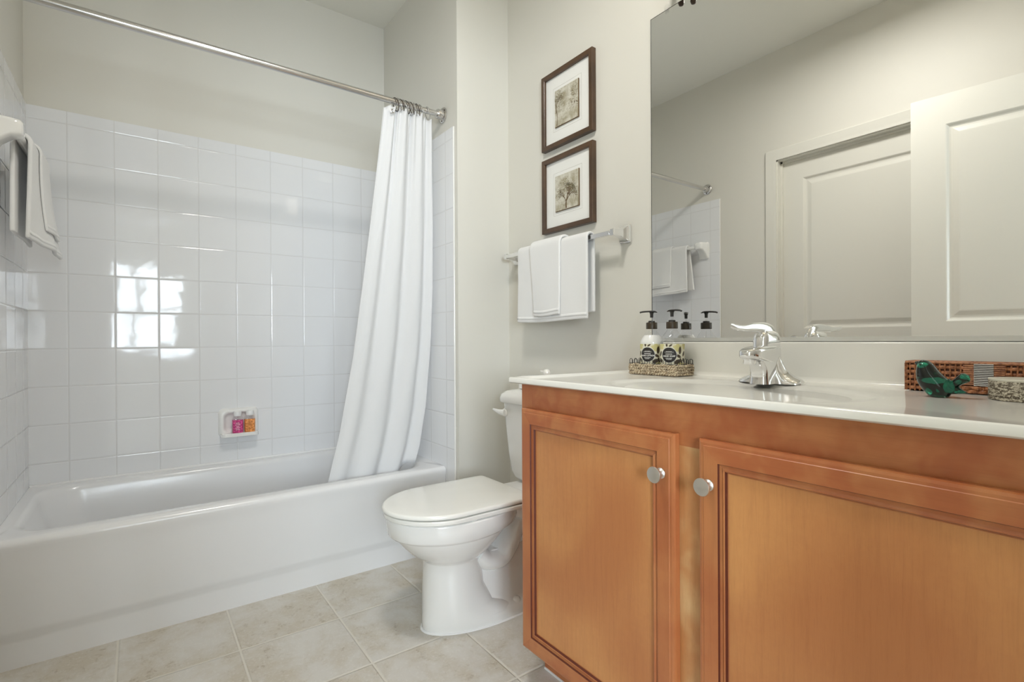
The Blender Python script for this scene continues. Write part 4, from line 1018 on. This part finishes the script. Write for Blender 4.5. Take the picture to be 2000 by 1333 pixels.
# ------------------------------------------------------------ glass bird
def glass_bird():
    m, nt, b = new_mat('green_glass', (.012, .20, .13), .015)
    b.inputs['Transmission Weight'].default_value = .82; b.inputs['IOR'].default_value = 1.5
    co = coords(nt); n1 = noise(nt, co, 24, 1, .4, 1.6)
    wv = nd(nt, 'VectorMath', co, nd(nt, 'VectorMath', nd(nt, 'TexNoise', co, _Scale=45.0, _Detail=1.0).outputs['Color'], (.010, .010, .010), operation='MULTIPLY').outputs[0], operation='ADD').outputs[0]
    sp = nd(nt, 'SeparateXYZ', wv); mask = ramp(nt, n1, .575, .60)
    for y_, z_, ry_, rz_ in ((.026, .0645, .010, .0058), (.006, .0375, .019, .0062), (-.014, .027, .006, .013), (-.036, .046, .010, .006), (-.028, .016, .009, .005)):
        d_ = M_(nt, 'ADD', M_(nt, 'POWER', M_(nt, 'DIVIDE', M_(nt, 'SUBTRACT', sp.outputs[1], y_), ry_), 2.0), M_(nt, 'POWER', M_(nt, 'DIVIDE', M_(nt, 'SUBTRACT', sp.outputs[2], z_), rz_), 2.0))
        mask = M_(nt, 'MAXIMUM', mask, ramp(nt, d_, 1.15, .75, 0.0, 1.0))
    sock(nt, mixc(nt, mask, (.008, .016, .009), (.03, .55, .33)), b.inputs['Base Color'])  # bright green patches: refraction in the glass put into the base colour
    BX = 1.205
    Y = lambda px: .3365 - .00075 * (px - 1786)
    Z = lambda py: ZT + .0005 + .00097 * (773.5 - py)
    t = thing('glass_bird', (BX, Y(1832), ZT), 'dark green glass bird figurine on the countertop, in front of the rattan tray', 'figurine')
    mb = MB(); R = []
    for py, l, r_, rx in ((702.6, 1800, 1803, .0015), (703.2, 1797.5, 1808, .006), (705, 1794, 1814, .010), (708.5, 1791.5, 1819, .0135), (714, 1789.5, 1825, .0165), (722, 1788, 1831.5, .019), (730, 1787.8, 1840, .0212), (738, 1788.6, 1850, .0225), (746, 1791, 1859, .0228), (753, 1795, 1863, .022), (759, 1800, 1861.5, .0205), (765, 1806, 1858.5, .018), (770, 1811, 1855, .0155), (773.2, 1814.5, 1852.5, .0135)):
        cy = Y((l + r_) / 2); ry = abs(Y(l) - Y(r_)) / 2
        R.append([(BX + rx * cos(2 * pi * k / 40), cy + ry * sin(2 * pi * k / 40), Z(py)) for k in range(40)])
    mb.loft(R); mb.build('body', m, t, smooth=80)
    dk, nt2, b2 = new_mat('dark_glass', (.012, .02, .014), .03)
    mb = MB(); mb.tube([(BX, Y(1797), Z(711)), (BX, Y(1791), Z(709.5)), (BX, Y(1787), Z(708)), (BX, Y(1785), Z(707))], [(.0065, .006), (.0046, .0046), (.0024, .0024), (.0004, .0004)], 16); mb.build('beak', dk, t)
    for s_ in (-1, 1):
        mb = MB(); mb.lathe([(0, 0), (.0024, .0004), (.0027, .001), (.0012, .0020), (0, .0022)], (BX + s_ * .0128, Y(1802), Z(712)), 16, (s_, .25, .1)); mb.build('eye', dk, t)
    mb = MB(); P_ = catmull([(BX, Y(1846), Z(752)), (BX, Y(1862), Z(757)), (BX, Y(1875), Z(760)), (BX, Y(1888), Z(762.5))], 5); n = len(P_)
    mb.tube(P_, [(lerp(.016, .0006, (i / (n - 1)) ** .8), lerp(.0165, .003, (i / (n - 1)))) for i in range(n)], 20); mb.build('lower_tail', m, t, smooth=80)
    mb = MB(); P_ = catmull([(BX, Y(1853), Z(752)), (BX, Y(1864), Z(747)), (BX, Y(1874), Z(740)), (BX, Y(1884), Z(734)), (BX, Y(1890.5), Z(730.5))], 5); n = len(P_)
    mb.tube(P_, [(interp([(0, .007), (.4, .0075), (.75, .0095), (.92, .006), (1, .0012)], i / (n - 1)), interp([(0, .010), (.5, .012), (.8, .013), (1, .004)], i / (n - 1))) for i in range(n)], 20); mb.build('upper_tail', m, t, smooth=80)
glass_bird()

# ------------------------------------------------------------ rattan tray and bark box
def ray_y(px, x): return x / math.tan(YAW + math.atan((px - 1000) / FPX))
m, nt, b = new_mat('rattan', srgb(158, 100, 62), .45, coat=.2)
co = coords(nt); n1 = noise(nt, co, 150, 3, .6); sock(nt, mixc(nt, ramp(nt, n1, .35, .7), srgb(182, 122, 80), srgb(120, 68, 40)), b.inputs['Base Color']); MAT['rattan'] = m
MAT['silver'] = new_mat('silver_wire', (.62, .62, .62), .16, 1.0)[0]
def tray():
    X0, X1, Y0, Y1 = 1.3125, 1.367, .045, ray_y(1768, 1.314); zb, zt = ZT + .0015, .8985
    t = thing('rattan_tray', ((X0 + X1) / 2, (Y0 + Y1) / 2, ZT), 'brown rattan tray with a silver wrapped band, against the backsplash behind the glass bird', 'tray')
    e = .004; mb = MB()
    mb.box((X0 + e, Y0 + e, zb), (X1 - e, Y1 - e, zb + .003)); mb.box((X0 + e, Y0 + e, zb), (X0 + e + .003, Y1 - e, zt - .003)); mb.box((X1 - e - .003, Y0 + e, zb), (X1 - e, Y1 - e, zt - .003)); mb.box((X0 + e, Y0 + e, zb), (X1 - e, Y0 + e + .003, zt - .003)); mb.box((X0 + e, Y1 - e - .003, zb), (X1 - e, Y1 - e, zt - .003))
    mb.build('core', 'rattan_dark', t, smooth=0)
    s1, s2, s3, s4 = ray_y(1881, X0), ray_y(1902, X0), ray_y(1941, X0), ray_y(1963, X0)
    mb = MB(); zw = zb + .018; rows = 5; ph = (zt - zb - .004) / rows
    def weave(p, q, row, z, alt):
        p, q = Vector(p), Vector(q); L = (q - p).length; n = max(6, int(L / .0011)); d = (q - p).normalized(); nn = Vector((-d.y, d.x, 0)); pts = []
        for k in range(n + 1):
            s_ = L * k / n; pts.append(p + d * s_ + nn * (.0019 * sin(2 * pi * s_ / .0165 + pi * alt)) + Vector((0, 0, z - p.z)))
        mb.tube(pts, [(.0034, .0013)] * len(pts), 8)
    def stakes(p, q, z0, z1):
        p, q = Vector(p), Vector(q); L = (q - p).length; k = 0
        while k * .00825 < L:
            c = p + (q - p).normalized() * k * .00825; mb.tube([(c.x, c.y, z0), (c.x, c.y, z1)], .0016, 6); k += 1
    segs = [((X0 + .002, Y1, 0), (X0 + .002, s1, 0)), ((X0 + .002, s4, 0), (X0 + .002, Y0, 0)), ((X1 - .002, Y1 - .002, 0), (X0, Y1 - .002, 0)), ((X1 - .002, Y0, 0), (X1 - .002, Y1, 0))]
    for p, q in segs:
        for r_ in range(rows):
            z = zb + .006 + ph * r_
            weave((*p[:2], z), (*q[:2], z), r_, z, r_)
        stakes(p, q, zb, zt - .002)
    weave((X0 - .0015, s1 - .001, zb + .004), (X0 - .0015, s4, zb + .004), 0, zb + .004, 0); weave((X0 - .0015, s1 - .001, zb + .011), (X0 - .0015, s4, zb + .011), 0, zb + .011, 1)
    for y in (s1, (s2 + s3) / 2, s4): mb.tube([(X0 - .001, y, zb + .001), (X0 - .001, y, zb + .014)], .0022, 6)
    mb.build('woven_side', 'rattan', t, smooth=70, merge=False)
    for a, b_ in ((s1, s2), (s3, s4)):
        mb = MB(); z = zb + .018
        while z < zt - .001: mb.tube([(X0 + .001, a, z), (X0 + .001, b_, z)], .0021, 8); z += .0040
        mb.build('straight_strips', 'rattan', t)
    mb = MB(); z = zb + .0165
    while z < zt: mb.tube([(X0 - .0004, s2, z), (X0 - .0004, s3, z)], .0013, 8); z += .0034
    mb.build('silver_band', 'silver', t)
    P_ = [Vector((X0 + .001, Y1 - .001, zt)), Vector((X0 + .001, Y0, zt)), Vector((X1 - .001, Y0, zt)), Vector((X1 - .001, Y1 - .001, zt))]
    mb = MB(); ring = []
    for a, b_ in zip(P_, P_[1:] + P_[:1]): ring += [a.lerp(b_, k / 20) for k in range(20)]
    mb.tube(ring, .0026, 8, loop=True); mb.build('rim', 'rattan', t)
tray()
def bark_box():
    c = Vector((1.2585, .190, ZT + .0005)); t = thing('round_box', c, 'small round lidded box with a bark patterned side, at the right edge of the countertop', 'box')
    m, nt, b = new_mat('bark_print', srgb(150, 140, 120), .65)
    co = coords(nt, (1, 1, 2.6)); n1 = noise(nt, co, 95, 5, .7, 1.2); n2 = noise(nt, coords(nt), 420, 2, .6)
    k = M_(nt, 'ADD', M_(nt, 'MULTIPLY', n1, .7), M_(nt, 'MULTIPLY', n2, .3))
    sock(nt, mixc(nt, ramp(nt, k, .46, .55), srgb(92, 82, 66), srgb(196, 188, 168)), b.inputs['Base Color']); sock(nt, bump(nt, k, .8, .002), b.inputs['Normal'])
    mb = MB(); mb.lathe([(0, 0), (.051, 0), (.052, .001), (.052, .0325), (.0515, .0335), (0, .0335)], c, 64); mb.build('side', m, t)
    pm, nt, b = new_mat('pale_lid', srgb(212, 208, 192), .4)
    mb = MB(); mb.lathe([(0, .0335), (.0515, .0335), (.0522, .0345), (.0522, .0365), (.0512, .0375), (0, .0378)], c, 64); mb.build('lid', pm, t)
    mb = MB()
    for k in range(90):      # stamped beads round the foot
        a = 2 * pi * k / 90; mb.lathe([(0, 0), (.0011, .0003), (0, .0010)], c + Vector((.0521 * cos(a), .0521 * sin(a), .0072)), 6, (cos(a), sin(a), 0))
    mb.build('bead_row', 'leafdark', t)
bark_box()
for o in bpy.data.objects:
    if '_o' in o: del o['_o']
